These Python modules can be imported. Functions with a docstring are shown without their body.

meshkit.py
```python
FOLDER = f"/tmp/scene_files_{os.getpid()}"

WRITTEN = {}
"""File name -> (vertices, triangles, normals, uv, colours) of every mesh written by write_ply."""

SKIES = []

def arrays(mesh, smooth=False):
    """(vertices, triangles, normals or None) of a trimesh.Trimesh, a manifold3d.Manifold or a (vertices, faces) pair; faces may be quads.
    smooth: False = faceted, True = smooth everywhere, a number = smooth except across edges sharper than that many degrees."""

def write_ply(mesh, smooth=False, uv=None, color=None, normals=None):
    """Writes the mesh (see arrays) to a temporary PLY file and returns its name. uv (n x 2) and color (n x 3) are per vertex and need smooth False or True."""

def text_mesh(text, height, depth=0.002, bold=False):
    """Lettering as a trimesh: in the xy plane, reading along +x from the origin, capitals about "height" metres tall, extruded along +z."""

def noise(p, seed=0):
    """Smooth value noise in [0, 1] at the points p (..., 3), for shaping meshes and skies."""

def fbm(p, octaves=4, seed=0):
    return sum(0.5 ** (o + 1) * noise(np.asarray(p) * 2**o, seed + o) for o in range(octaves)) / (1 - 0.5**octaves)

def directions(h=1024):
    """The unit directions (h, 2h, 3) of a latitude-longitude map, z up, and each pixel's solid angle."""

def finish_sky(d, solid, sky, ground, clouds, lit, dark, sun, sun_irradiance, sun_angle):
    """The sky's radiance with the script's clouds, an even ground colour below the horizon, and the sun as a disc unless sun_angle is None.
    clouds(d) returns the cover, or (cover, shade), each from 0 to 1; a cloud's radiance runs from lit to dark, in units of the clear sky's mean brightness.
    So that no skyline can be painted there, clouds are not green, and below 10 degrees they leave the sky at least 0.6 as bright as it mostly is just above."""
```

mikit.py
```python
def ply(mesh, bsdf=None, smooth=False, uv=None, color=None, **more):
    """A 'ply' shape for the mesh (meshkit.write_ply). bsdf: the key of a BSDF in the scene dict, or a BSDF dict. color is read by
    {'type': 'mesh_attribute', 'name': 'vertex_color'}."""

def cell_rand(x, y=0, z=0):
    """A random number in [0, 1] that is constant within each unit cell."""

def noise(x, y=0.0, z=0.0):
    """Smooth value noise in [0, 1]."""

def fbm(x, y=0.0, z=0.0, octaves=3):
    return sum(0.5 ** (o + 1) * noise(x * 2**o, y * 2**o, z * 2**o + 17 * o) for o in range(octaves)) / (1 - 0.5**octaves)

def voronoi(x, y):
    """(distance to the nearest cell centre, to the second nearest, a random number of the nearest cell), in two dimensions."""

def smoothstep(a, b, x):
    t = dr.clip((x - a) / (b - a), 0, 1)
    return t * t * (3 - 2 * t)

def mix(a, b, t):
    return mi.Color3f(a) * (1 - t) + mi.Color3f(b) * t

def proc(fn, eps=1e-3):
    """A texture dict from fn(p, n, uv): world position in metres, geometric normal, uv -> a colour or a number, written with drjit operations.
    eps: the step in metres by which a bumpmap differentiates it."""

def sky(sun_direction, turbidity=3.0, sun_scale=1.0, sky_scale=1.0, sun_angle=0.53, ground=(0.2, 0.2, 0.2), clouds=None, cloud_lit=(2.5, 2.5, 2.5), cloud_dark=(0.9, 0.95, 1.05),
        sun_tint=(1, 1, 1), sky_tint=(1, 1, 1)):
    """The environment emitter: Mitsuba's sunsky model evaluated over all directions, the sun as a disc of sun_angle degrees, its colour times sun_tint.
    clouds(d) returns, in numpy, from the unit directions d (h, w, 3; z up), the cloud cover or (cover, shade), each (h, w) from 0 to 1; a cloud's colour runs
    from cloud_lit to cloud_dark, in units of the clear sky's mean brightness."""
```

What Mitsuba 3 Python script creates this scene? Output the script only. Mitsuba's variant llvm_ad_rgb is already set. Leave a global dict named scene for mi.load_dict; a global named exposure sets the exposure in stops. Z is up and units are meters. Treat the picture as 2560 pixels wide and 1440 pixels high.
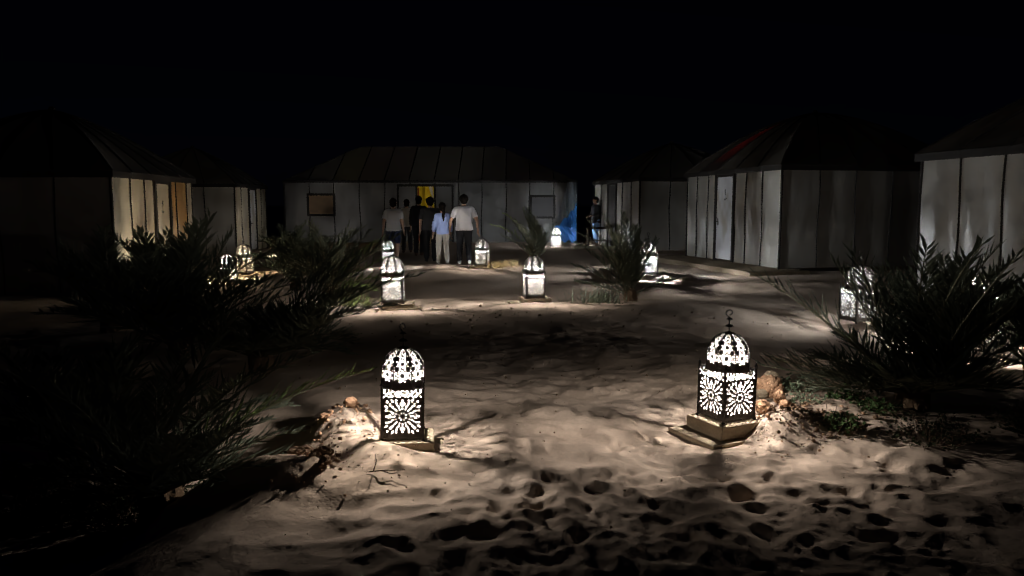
import math, random
import numpy as np, trimesh, mitsuba as mi, mikit, meshkit
import manifold3d as m3
import drjit as dr
from shapely.geometry import Polygon, Point, LineString, box as sbox
from shapely import affinity, unary_union

T = mi.ScalarTransform4f
PI = math.pi
R = np.random.default_rng(11)
scene, labels = {}, {}

# ------------------------------------------------------------------ camera, sky, exposure
PITCH = 6.1655
cp, sp = math.cos(math.radians(PITCH)), math.sin(math.radians(PITCH))
scene['camera'] = {'type': 'perspective', 'fov': 68.0, 'fov_axis': 'x', 'near_clip': 0.05, 'far_clip': 5000.0,
                   'to_world': T().look_at(origin=[0, 0, 1.43], target=[0, cp * 10, 1.43 - sp * 10], up=[0, 0, 1])}
scene['sky'] = {**mikit.sky([0.2, -0.6, 0.25], turbidity=3, sun_scale=0.0, sky_scale=0.0008, sky_tint=(0.6, 0.55, 1.25), ground=(0.1, 0.1, 0.1)),
                'sampling_weight': 0.7}
exposure = 2.92
BULB = 0.125          # common scale of the lantern bulbs

# ------------------------------------------------------------------ materials
def rgb(*c): return {'type': 'rgb', 'value': list(c)}
def two(b): return {'type': 'twosided', 'bsdf': b}
def diffuse(tex): return two({'type': 'diffuse', 'reflectance': tex})
def princ(tex, rough=0.6, spec=0.3, **k): return two({'type': 'principled', 'base_color': tex, 'roughness': rough, 'specular': spec, **k})
proc, noise, fbm, mix, smoothstep = mikit.proc, mikit.noise, mikit.fbm, mikit.mix, mikit.smoothstep

def f_sand(p, n, uv):
    a = fbm(p.x * 1.3, p.y * 1.3, 0.0, 4)
    b = noise(p.x * 60, p.y * 60, p.z * 60)
    g = noise(p.x * 220, p.y * 220, p.z * 220)
    c = mix((0.47, 0.36, 0.275), (0.55, 0.44, 0.35), a)
    c = mix(c, (0.36, 0.26, 0.17), smoothstep(0.55, 0.95, fbm(p.x * 0.5 + 9, p.y * 0.8, 3.0, 3)) * 0.6)
    return c * (0.86 + 0.16 * b + 0.12 * g)
def f_sandb(p, n, uv):
    return 0.004 * fbm(p.x * 26, p.y * 26, p.z * 10, 3) + 0.0015 * noise(p.x * 130, p.y * 130, p.z * 90)
scene['m_sand'] = two({'type': 'bumpmap', 'arbitrary': {**proc(f_sandb, 2e-3)}, 'scale': 1.0, 'bsdf': {'type': 'diffuse', 'reflectance': proc(f_sand)}})
def f_canvas(p, n, uv):
    st = fbm((p.x + p.y) * 2.2, p.z * 0.35, (p.x - p.y) * 0.7, 3)
    d = smoothstep(0.45, 0.9, fbm((p.x + p.y) * 1.1 + 3, p.z * 0.8, 5.0, 4))
    low = smoothstep(0.5, 0.0, p.z + 0.1 + 0.3 * noise((p.x + p.y) * 3, p.z * 2))
    w = 0.93 + 0.07 * noise((p.x - p.y) * 190, p.z * 190, (p.x + p.y) * 190)
    c = mix((0.44, 0.425, 0.39), (0.28, 0.265, 0.235), st)
    c = mix(c, (0.20, 0.175, 0.14), d * 0.6)
    c = mix(c, (0.27, 0.21, 0.14), low * 0.5)
    return c * w
def f_orange(p, n, uv):  # orange lantern glow put into the panel colour, cream towards the bottom
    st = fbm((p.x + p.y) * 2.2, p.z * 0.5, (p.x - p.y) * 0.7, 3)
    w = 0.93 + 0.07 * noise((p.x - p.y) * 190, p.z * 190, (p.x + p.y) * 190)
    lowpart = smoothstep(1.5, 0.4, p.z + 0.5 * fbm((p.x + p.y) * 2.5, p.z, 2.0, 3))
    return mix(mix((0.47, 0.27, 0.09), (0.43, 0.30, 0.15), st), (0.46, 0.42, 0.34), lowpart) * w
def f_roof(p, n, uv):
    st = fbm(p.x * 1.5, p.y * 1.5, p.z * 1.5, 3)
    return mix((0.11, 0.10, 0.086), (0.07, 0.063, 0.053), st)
scene['m_canvas'] = princ(proc(f_canvas), 0.36, 0.5)
def f_canvascream(p, n, uv):
    return f_canvas(p, n, uv) * mix((1.12, 0.98, 0.72), (1.1, 1.05, 0.95), fbm((p.x + p.y) * 1.7, p.z * 0.5, 8.0, 3))
scene['m_canvascream'] = princ(proc(f_canvascream), 0.45, 0.4)
def f_canvasgrey(p, n, uv): return f_canvas(p, n, uv) * mi.Color3f(0.40, 0.42, 0.46)
scene['m_canvasgrey'] = princ(proc(f_canvasgrey), 0.5, 0.3)
scene['m_orangetint'] = princ(proc(f_orange), 0.55, 0.3)
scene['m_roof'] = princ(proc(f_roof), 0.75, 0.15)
def f_red(p, n, uv): return mix((0.04, 0.03, 0.027), (0.36, 0.028, 0.025), smoothstep(2.55, 3.1, p.z + 0.35 * (fbm(p.x * 3, p.y * 3, p.z * 3, 3) - 0.5)) * smoothstep(3.75, 3.5, p.z))
scene['m_roofred'] = princ(proc(f_red), 0.7, 0.2)
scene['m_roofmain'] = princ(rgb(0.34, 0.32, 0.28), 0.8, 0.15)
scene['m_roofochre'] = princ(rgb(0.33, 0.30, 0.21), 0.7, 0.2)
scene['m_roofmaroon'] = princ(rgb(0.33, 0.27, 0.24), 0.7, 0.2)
scene['m_cord'] = princ(rgb(0.02, 0.018, 0.017), 0.7, 0.2)
def f_pane(p, n, uv): return mix((0.20, 0.14, 0.085), (0.15, 0.11, 0.075), fbm(p.x * 5, p.z * 9, 0, 3))
scene['m_pane2'] = diffuse(rgb(0.10, 0.10, 0.105))
scene['m_pane'] = diffuse(proc(f_pane))
def f_door(p, n, uv):
    st = fbm((p.x + p.y) * 3, p.z * 1.2, 0, 3)
    c = mix((0.64, 0.65, 0.68), (0.52, 0.53, 0.56), st)
    return mix(c, (0.33, 0.29, 0.19), smoothstep(0.52, 0.75, fbm((p.x - p.y) * 1.6 + 2, p.z * 1.2 + 4, 1, 3)) * 0.7)
scene['m_door'] = princ(proc(f_door), 0.4, 0.45)
scene['m_blue'] = princ(rgb(0.06, 0.27, 0.78), 0.34, 0.5)
scene['m_blueshade'] = princ(rgb(0.16, 0.18, 0.20), 0.42, 0.5)  # blue sheet in shade, painted as a greyer copy
scene['m_yellow'] = diffuse(rgb(0.62, 0.52, 0.06))
scene['m_redcloth'] = diffuse(rgb(0.30, 0.06, 0.03))
scene['m_white'] = diffuse(rgb(0.8, 0.78, 0.74))
scene['m_shell'] = princ({'type': 'mesh_attribute', 'name': 'vertex_color'}, 0.55, 0.3)
scene['m_iron'] = princ(rgb(0.035, 0.03, 0.028), 0.5, 0.4, metallic=0.4)
scene['m_tray'] = diffuse(rgb(0.16, 0.15, 0.14))
scene['m_socket'] = princ(rgb(0.5, 0.5, 0.5), 0.4)
def f_stone(p, n, uv):
    return mix((0.40, 0.325, 0.235), (0.28, 0.215, 0.145), fbm(p.x * 14, p.y * 14, p.z * 14, 4)) * (0.85 + 0.2 * noise(p.x * 90, p.y * 90, p.z * 90))
scene['m_stone'] = two({'type': 'bumpmap', 'arbitrary': proc(lambda p, n, uv: 0.003 * fbm(p.x * 50, p.y * 50, p.z * 50, 3)), 'scale': 1.0, 'bsdf': {'type': 'diffuse', 'reflectance': proc(f_stone)}})
def f_clod(p, n, uv):
    return mix((0.42, 0.27, 0.17), (0.28, 0.15, 0.085), fbm(p.x * 22, p.y * 22, p.z * 22, 4)) * (0.8 + 0.3 * noise(p.x * 90, p.y * 90, p.z * 90))
scene['m_clod'] = two({'type': 'bumpmap', 'arbitrary': proc(lambda p, n, uv: 0.006 * fbm(p.x * 40, p.y * 40, p.z * 40, 3)), 'scale': 1.0, 'bsdf': {'type': 'diffuse', 'reflectance': proc(f_clod)}})
scene['m_crumb'] = diffuse(rgb(0.13, 0.085, 0.055))
def leafmat(c, dt=0.5):
    return {'type': 'principledthin', 'base_color': rgb(*c), 'roughness': 0.45, 'spec_trans': 0.0, 'diff_trans': dt, 'eta': 1.4}
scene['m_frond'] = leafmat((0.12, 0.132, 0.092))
scene['m_frondlit'] = leafmat((0.17, 0.22, 0.075), 0.7)  # lantern lit copy of the frond leaf, glow put into the colour
scene['m_rachis'] = princ(rgb(0.13, 0.125, 0.075), 0.5, 0.3)
scene['m_trunk'] = diffuse(rgb(0.12, 0.08, 0.05))
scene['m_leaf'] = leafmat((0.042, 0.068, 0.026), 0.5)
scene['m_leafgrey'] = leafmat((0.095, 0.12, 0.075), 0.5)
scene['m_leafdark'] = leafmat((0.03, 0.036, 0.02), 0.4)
scene['m_straw'] = leafmat((0.55, 0.44, 0.24), 0.4)
scene['m_twig'] = diffuse(rgb(0.10, 0.065, 0.045))
scene['m_wood'] = diffuse(rgb(0.035, 0.026, 0.02))
scene['m_pole'] = diffuse(rgb(0.55, 0.52, 0.42))
def f_skin(p, n, uv): return mix((0.48, 0.30, 0.21), (0.40, 0.24, 0.17), noise(p.x * 30, p.y * 30, p.z * 30))
scene['m_skin'] = princ(proc(f_skin), 0.5, 0.4)
scene['m_hair'] = diffuse(rgb(0.012, 0.010, 0.009))
for k, c in dict(white=(0.74, 0.73, 0.76), grey=(0.64, 0.65, 0.68), black=(0.025, 0.025, 0.028), dark=(0.05, 0.05, 0.055), navy=(0.035, 0.045, 0.09),
                 blue=(0.36, 0.46, 0.80), cream=(0.50, 0.46, 0.42), jean=(0.20, 0.33, 0.55), shoe=(0.7, 0.7, 0.7), brown=(0.12, 0.07, 0.05)).items():
    scene['m_cloth' + k] = diffuse(rgb(*c))

# ------------------------------------------------------------------ helpers
used = set()
def numbered(key):
    if key not in used:
        used.add(key); return key
    k = 1
    while f'{key}_{k:03d}' in used: k += 1
    key = f'{key}_{k:03d}'; used.add(key); return key
def thing(name, label, cat, group=None):
    key = numbered(name); labels[key] = {'label': label, 'category': cat}
    if group: labels[key]['group'] = group
    return key
def put(parent, name, mesh, bsdf, label=None, smooth=False, tw=None, **k):
    key = numbered(parent + '__' + name if parent else name)
    d = mesh if isinstance(mesh, dict) else mikit.ply(mesh, bsdf, smooth=smooth, **k)
    if isinstance(mesh, dict): d = {**mesh}
    if tw is not None: d = {**d, 'to_world': tw}
    scene[key] = d
    if label: labels[key] = {'label': label}
    return key
def single(name, mesh, bsdf, label, cat, group=None, smooth=False, kind=None, **k):
    key = put(None, name, mesh, bsdf, smooth=smooth, **k)
    labels[key] = {'label': label}
    if cat: labels[key]['category'] = cat
    if group: labels[key]['group'] = group
    if kind: labels[key]['kind'] = kind
    return key
def cat(*ms): return trimesh.util.concatenate([m for m in ms if m is not None])
def quads(nu, nv):
    i, j = np.meshgrid(np.arange(nu - 1), np.arange(nv - 1), indexing='ij')
    a = (i * nv + j).ravel()
    return np.vstack([np.stack([a, a + nv, a + nv + 1], 1), np.stack([a, a + nv + 1, a + 1], 1)])
def grid(P):  # P (nu, nv, 3)
    return trimesh.Trimesh(P.reshape(-1, 3), quads(P.shape[0], P.shape[1]), process=False)
def tube(pts, rad, n=6, caps=True):
    pts = np.asarray(pts, float); rad = np.broadcast_to(np.asarray(rad, float), (len(pts),))
    t = np.gradient(pts, axis=0); t /= np.linalg.norm(t, axis=1, keepdims=True) + 1e-12
    ref = np.array([0, 0, 1.0]) if abs(t[0, 2]) < 0.9 else np.array([1.0, 0, 0])
    V = []
    for p, d, r in zip(pts, t, rad):
        x = np.cross(d, ref); x /= np.linalg.norm(x) + 1e-12; y = np.cross(d, x)
        a = np.arange(n) * 2 * PI / n
        V.append(p + r * (np.cos(a)[:, None] * x + np.sin(a)[:, None] * y))
    V = np.vstack(V); F = []
    for k in range(len(pts) - 1):
        for i in range(n):
            a, b = k * n + i, k * n + (i + 1) % n
            F += [[a, b, b + n], [a, b + n, a + n]]
    if caps:
        c0, c1 = len(V), len(V) + 1
        V = np.vstack([V, pts[:1], pts[-1:]]); L = (len(pts) - 1) * n
        for i in range(n):
            F += [[c0, (i + 1) % n, i], [c1, L + i, L + (i + 1) % n]]
    return trimesh.Trimesh(V, F, process=False)
def bar(a, b, w, d, up=(0, 0, 1)):  # a box from a to b, w across, d along 'up'
    a, b, up = np.array(a, float), np.array(b, float), np.array(up, float)
    t = b - a; L = np.linalg.norm(t); t /= L
    x = np.cross(up, t); x /= np.linalg.norm(x); y = np.cross(t, x)
    m = trimesh.creation.box([w, d, L])
    M = np.eye(4); M[:3, 0], M[:3, 1], M[:3, 2], M[:3, 3] = x, y, t, (a + b) / 2
    m.apply_transform(M); return m
def rbox(sx, sy, sz, r=0.01):  # rounded box
    s = m3.Manifold.sphere(r, 8)
    pts = [s.translate([i * (sx / 2 - r), j * (sy / 2 - r), k * (sz / 2 - r)]) for i in (-1, 1) for j in (-1, 1) for k in (-1, 1)]
    return tm(m3.Manifold.batch_hull(pts))
def tm(man):
    m = man.to_mesh(); return trimesh.Trimesh(np.array(m.vert_properties[:, :3], float), np.array(m.tri_verts), process=False)
def xf(m, M): m = m.copy(); m.apply_transform(M); return m
def move(m, x, y, z, rz=0.0):
    M = trimesh.transformations.rotation_matrix(rz, [0, 0, 1]); M[:3, 3] = [x, y, z]; return xf(m, M)
def rock(r, seed, sq=(1, 1, 1), sub=3, amp=0.35, fr=1.6):
    m = trimesh.creation.icosphere(sub, 1.0); v = m.vertices
    n = meshkit.fbm(v * fr + seed * 7.3, 4, seed) - 0.5
    n2 = np.abs(meshkit.fbm(v * fr * 2.1 + seed * 3.1, 3, seed + 5) - 0.5)
    m.vertices = v * (1 + amp * 2 * n - amp * n2)[:, None] * np.array(sq) * r
    return m

# ------------------------------------------------------------------ ground
def ss(a, b, x):
    t = np.clip((x - a) / (b - a), 0, 1); return t * t * (3 - 2 * t)
def gauss(x, y, cx, cy, rx, ry=None): return np.exp(-((x - cx) / rx) ** 2 - ((y - cy) / (ry or rx)) ** 2)
LANT = [  # x, y, height of foot, scale, yaw, lean, name of place, bulb colour, power, bulb offset
    (-0.65, 4.42, 0.075, 0.98, 6, (1.0, 1.5), 'near pair left'),
    (1.36, 4.72, 0.10, 1.00, 25, (0.5, 0.5), 'near pair right'),
    (-1.70, 10.80, 0.06, 1.24, 4, (-1, 1), ''), (0.33, 11.37, 0.07, 1.15, 10, (0, 0), ''),
    (-2.91, 17.79, 0.02, 1.14, 10, (0, 0), ''), (-0.70, 17.77, 0.05, 1.16, -12, (0, 1), ''),
    (1.62, 28.0, -0.06, 1.32, 8, (0, 0), ''), (2.94, 16.36, -0.03, 1.30, 12, (0, 0), ''),
    (4.29, 9.31, 0.02, 1.28, 15, (0, 0), ''), (4.74, 7.62, 0.02, 1.36, 20, (0, 0), ''),
    (-6.05, 17.11, -0.08, 1.22, -12, (0, 0), ''), (-5.74, 15.25, -0.10, 1.05, -20, (0, 0), ''),
    (-7.42, 25.83, -0.10, 1.0, 0, (0, 0), '')]
def macro(x, y):
    z = np.zeros_like(x)
    z += -0.24 * ss(-4.6, -7.0, x) * ss(8, 12.5, y)
    w = ss(-5.0, -3.2, x) * ss(5.5, 3.2, x)
    z += w * (0.05 * gauss(0, y, 0, 10.7, 9, 1.0) - 0.20 * gauss(0, y, 0, 14.0, 9, 1.7) - 0.12 * gauss(0, y, 0, 21.5, 9, 2.0))
    z += -0.10 * ss(2.2, 4.5, x) * ss(9.5, 13, y) * ss(25, 20, y)
    # the bank on the left and the watering pit of the near palms
    z += 0.18 * gauss(x, y, -1.06, 4.66, 0.26, 0.40) - 0.30 * gauss(x, y, -1.75, 4.55, 0.42, 0.55) + 0.17 * gauss(x, y, -1.35, 3.85, 0.5, 0.2)
    z -= 0.32 * ss(-1.25, -2.5, x) * ss(6.2, 4.6, y)  # slope, like the front end of the bank, shaped to shade the left
    z += 0.075 * gauss(x, y, -0.82, 4.20, 0.26, 0.16) + 0.04 * gauss(x, y, -0.65, 4.3, 0.5, 0.35) + 0.02 * gauss(x, y, 1.36, 4.72, 0.6) + 0.085 * gauss(x, y, 1.64, 4.60, 0.17, 0.15)
    z += 0.10 * gauss(x, y, 2.05, 5.05, 0.55, 0.5) + 0.06 * gauss(x, y, 1.75, 4.75, 0.3)
    z += 0.12 * gauss(x, y, -2.4, 5.6, 1.0) + 0.08 * gauss(x, y, 3.0, 5.7, 0.9)
    z += 0.10 * gauss(x, y, -0.3, 17.6, 0.7, 0.35)
    p = np.stack([x, y, x * 0], -1)
    z += 0.10 * (meshkit.fbm(p * 0.45 + 3, 3, 2) - 0.5) * ss(3, 7, y) + 0.05 * (meshkit.fbm(p * 1.1 + 8, 3, 4) - 0.5)
    return z
_off = {}
def levelled(x, y):
    z = macro(x, y)
    for i, L in enumerate(LANT):
        if i not in _off:
            _off[i] = L[2] - (0.03 if i == 0 else 0.08 if i == 1 else 0.075) - float(macro(np.array([L[0]]), np.array([L[1]]))[0])
        z = z + _off[i] * gauss(x, y, L[0], L[1], 0.75 if i > 1 else 0.5)
    return z
def gz(x, y): return float(levelled(np.array([float(x)]), np.array([float(y)]))[0])

def build_ground():
    rr = [0.0, 0.6, 1.2, 1.8]
    while rr[-1] < 3000:
        r = rr[-1]
        rr.append(r + (0.0042 * r if r < 9 else 0.0075 * r if r < 30 else 0.03 * r if r < 90 else 0.15 * r))
    rr = np.array(rr)
    fine = np.linspace(-0.68, 0.68, 400)
    th = np.concatenate([fine, np.linspace(0.68, 2 * PI - 0.68, 44)[1:-1]])
    A, B = np.meshgrid(rr, np.append(th, fine[0] + 2 * PI), indexing='ij')
    x, y = A * np.sin(B), A * np.cos(B)
    z = levelled(x, y)
    far = ss(60, 30, A)
    z = z * far - 0.4 * (1 - far)
    near = (A < 13) & (np.abs(B) < 0.7)
    # soft trodden sand
    p = np.stack([x, y, x * 0], -1)
    wp = p + 0.25 * (np.stack([meshkit.fbm(p * 2 + 1, 2, 7), meshkit.fbm(p * 2 + 9, 2, 8), x * 0], -1) - 0.5)
    k = ss(14, 6, A)
    rid = 1 - np.abs(2 * meshkit.noise(wp * np.array([2.6, 3.4, 1]), 21) - 1)
    rid2 = 1 - np.abs(2 * meshkit.noise(wp * np.array([5.5, 7, 1]), 22) - 1)
    calm = np.ones_like(x)
    for L in LANT[:2]: calm *= 1 - 0.8 * gauss(x, y, L[0], L[1], 0.4)
    tread = ss(-1.5, -0.4, x) * ss(3.4, 2.2, x)
    z += k * calm * (0.3 + 0.7 * tread) * (0.036 * (meshkit.noise(wp * np.array([3.4, 4.6, 1]), 41) - 0.5) + 0.022 * (meshkit.noise(wp * np.array([7.5, 10, 1]), 42) - 0.5))
    z += k * calm * (0.018 * rid ** 1.5 * (0.3 + 0.7 * tread) + 0.014 * rid2 ** 1.5 * (0.2 + 0.8 * tread) + 0.008 * meshkit.fbm(p * 11, 3, 5) + 0.003 * meshkit.fbm(p * 34, 2, 15))
    z += 0.03 * (1 - k) * ss(30, 18, A) * meshkit.fbm(p * 2.2, 3, 6)
    # footprints
    g = np.random.default_rng(5)
    xs, ys = x[near], y[near]; dz = np.zeros_like(xs)
    n = 0
    while n < 760:
        if n < 540: px, py = g.normal(0.95, 0.85), g.uniform(2.35, 5.2)
        else: px, py = g.normal(0.0, 0.9), g.uniform(4.8, 11)
        if px < -0.75 and py < 6 or px > 2.6: continue
        if any((px - L[0]) ** 2 + (py - L[1]) ** 2 < 0.42 ** 2 for L in LANT): continue
        n += 1
        a = g.normal(0, 0.5); ra, rb = g.uniform(0.03, 0.066), g.uniform(0.042, 0.098)
        dep = ra * g.uniform(0.10, 0.30) * (1 if py < 6 else 0.6)
        m = (np.abs(xs - px) < 0.34) & (np.abs(ys - py) < 0.34)
        u = (xs[m] - px) * math.cos(a) + (ys[m] - py) * math.sin(a); v = -(xs[m] - px) * math.sin(a) + (ys[m] - py) * math.cos(a)
        w = 1 + 0.25 * np.sin(np.arctan2(v, u) * 2 + g.uniform(0, 6)) + 0.12 * np.sin(np.arctan2(v, u) * 3 + g.uniform(0, 6))
        d = np.sqrt((u / ra) ** 2 + (v / rb) ** 2) / w
        dz[m] += -dep * np.exp(-d ** 2) + 0.34 * dep * np.exp(-((d - 1.55) / 0.5) ** 2)
    z[near] += np.maximum(dz, -0.065)
    # rough crumbled soil on the bank and right of the near right lantern
    rough = gauss(x, y, -1.12, 4.62, 0.26, 0.4) + gauss(x, y, -1.15, 4.0, 0.22, 0.3) + 0.35 * gauss(x, y, 1.95, 4.85, 0.42, 0.4)
    z += np.minimum(rough, 1) * (0.035 * (meshkit.fbm(p * 16, 3, 31) - 0.5) + 0.016 * (meshkit.fbm(p * 45, 2, 32) - 0.5))
    z -= 0.03
    return grid(np.stack([x, y, z], -1))
gk = put(None, 'ground', build_ground(), 'm_sand', smooth=True)
labels[gk] = {'label': 'trodden pale desert sand with footprints and low drifts', 'kind': 'structure'}

# ------------------------------------------------------------------ tents
def wall_panel(A, B, z0, z1, out, seed, nu=16, nv=36, amp=0.042, ext=0.0):
    u = np.linspace(0, 1, nu)[:, None]; v = np.linspace(0, 1, nv)[None, :]
    A, B = np.array(A, float), np.array(B, float)
    xy = A[None, None] + (B - A)[None, None] * u[..., None] + 0 * v[..., None]
    z = z0 + (z1 - z0) * v + 0 * u
    Lw = np.linalg.norm(B - A)
    q = np.stack([u * Lw * 3.2 + 0 * v + seed * 3.7, z * 0.75, 0 * z + seed], -1)
    q2 = np.stack([u * Lw * 7 + z * 2.1 + seed, z * 1.9 - u * Lw * 2, 0 * z + seed], -1)
    pin = np.sin(PI * np.clip(u, 0.0, 1)) ** 0.5 * (0.25 + 0.75 * np.sin(PI * np.clip(v, 0.02, 0.98)) ** 0.5)
    d = pin * (amp * 2 * (meshkit.fbm(q, 3, 3) - 0.35) + amp * 0.8 * (meshkit.fbm(q2, 3, 9) - 0.5))
    crease = np.exp(-(((1 - v) - (u * 0.9 + 0.08)) / 0.035) ** 2) * 0.35 + np.exp(-(((1 - v) - ((1 - u) * 1.3 + 0.05)) / 0.05) ** 2) * 0.25
    d = d + pin * amp * 0.5 * crease
    P = np.concatenate([xy + np.array(out)[None, None, :] * d[..., None], z[..., None]], -1)
    return grid(P)
def seam(A, z0, z1, out, along, seed, w=0.028, wob=0.03):
    v = np.linspace(0, 1, 14); g = np.random.default_rng(seed)
    ph = g.uniform(0, 6, 2)
    s = wob * np.sin(v * 5 + ph[0]) * np.sin(PI * v)
    pts = np.stack([A[0] + along[0] * s + out[0] * (0.012 + 0 * s), A[1] + along[1] * s + out[1] * 0.012 + 0 * s, z0 + (z1 - z0) * v], 1)
    return tube(pts, w / 2, 5)
def wall(key, A, B, z0, z1, out, fr, mats, seed, door=None, amp=0.055, seamw=0.03):
    A, B = np.array(A, float), np.array(B, float); along = (B - A) / np.linalg.norm(B - A); out = np.array(out, float)
    f = [0.0] + list(fr) + [1.0]
    for i in range(len(f) - 1):
        a, b = A + (B - A) * f[i], A + (B - A) * f[i + 1]
        if door and abs(f[i] - door[0]) < 1e-6:
            make_door(key, a, b, z0, z1, out, along, door, seed)
            continue
        put(key, 'wall_panel', wall_panel(a, b, z0, z1, out, seed + i, amp=amp), mats[i % len(mats)], smooth=True)
    for i in range(1, len(f) - 1):
        put(key, 'seam', seam(A + (B - A) * f[i], z0, z1, out, along, seed * 13 + i, seamw), 'm_cord')
def make_door(key, a, b, z0, z1, out, along, door, seed):
    L = np.linalg.norm(b - a); fw = 0.075; zt = z1 - 0.16
    P = lambda s, o, z: np.array([*(a + along * s + out * o), z])
    fr = cat(bar(P(fw / 2, 0.01, z0), P(fw / 2, 0.01, z1), fw, 0.09, (*out, 0)), bar(P(L - fw / 2, 0.01, z0), P(L - fw / 2, 0.01, z1), fw, 0.09, (*out, 0)),
             bar(P(fw, 0.01, zt + 0.08), P(L - fw, 0.01, zt + 0.08), 0.16, 0.085, (*out, 0)))
    put(key, 'door_frame', fr, 'm_cord')
    leaf = bar(P(L / 2, 0.0, z0 + 0.04), P(L / 2, 0.0, zt - 0.01), L - 2 * fw - 0.02, 0.035, (*out, 0))
    d = put(key, 'door', leaf, door[2])
    hs = 0.17 if door[1] > 0 else L - 0.17
    lev = cat(tube([P(hs, 0.02, z0 + 1.02), P(hs, 0.075, z0 + 1.02)], 0.014, 8), tube([P(hs, 0.07, z0 + 1.02), P(hs + 0.11 * door[1], 0.07, z0 + 1.015)], 0.012, 8),
              bar(P(hs, 0.022, z0 + 0.92), P(hs, 0.022, z0 + 1.10), 0.05, 0.012, (*out, 0)))
    put(d, 'handle', lev, 'm_iron')
    if door[3]:  # dark brush marks of a room number
        cx = L * 0.47
        pts = [[(0, .30), (.03, .27), (.005, .24), (.035, .21), (.0, .175)], [(-.03, .09), (-.01, .035), (.02, .02), (.06, .07)]]
        ms = [tube([P(cx + s, 0.021, z0 + 1.55 + h) for s, h in q], 0.011, 5) for q in pts]
        put(d, 'number', cat(*ms), 'm_cord')
def roof_panel(E0, E1, R0, R1, ze, za, pw, nu=4, nv=14, lift=0.0, t0=0.0, t1=1.0, sag=0.05, seed=0):
    u = np.linspace(0, 1, nu)[:, None, None]; t = np.linspace(t0, t1, nv)[None, :, None]
    E0, E1, R0, R1 = (np.array(q, float) for q in (E0, E1, R0, R1))
    E = E0 + (E1 - E0) * u; Rg = R0 + (R1 - R0) * u
    xy = E + (Rg - E) * t
    z = ze + (za - ze) * (1 - (1 - t[..., 0]) ** pw) + lift - sag * np.sin(PI * u[..., 0]) * np.sin(PI * np.clip(t[..., 0], 0, 1)) + 0 * u[..., 0]
    return grid(np.concatenate([xy + 0 * z[..., None], z[..., None]], -1))
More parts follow.
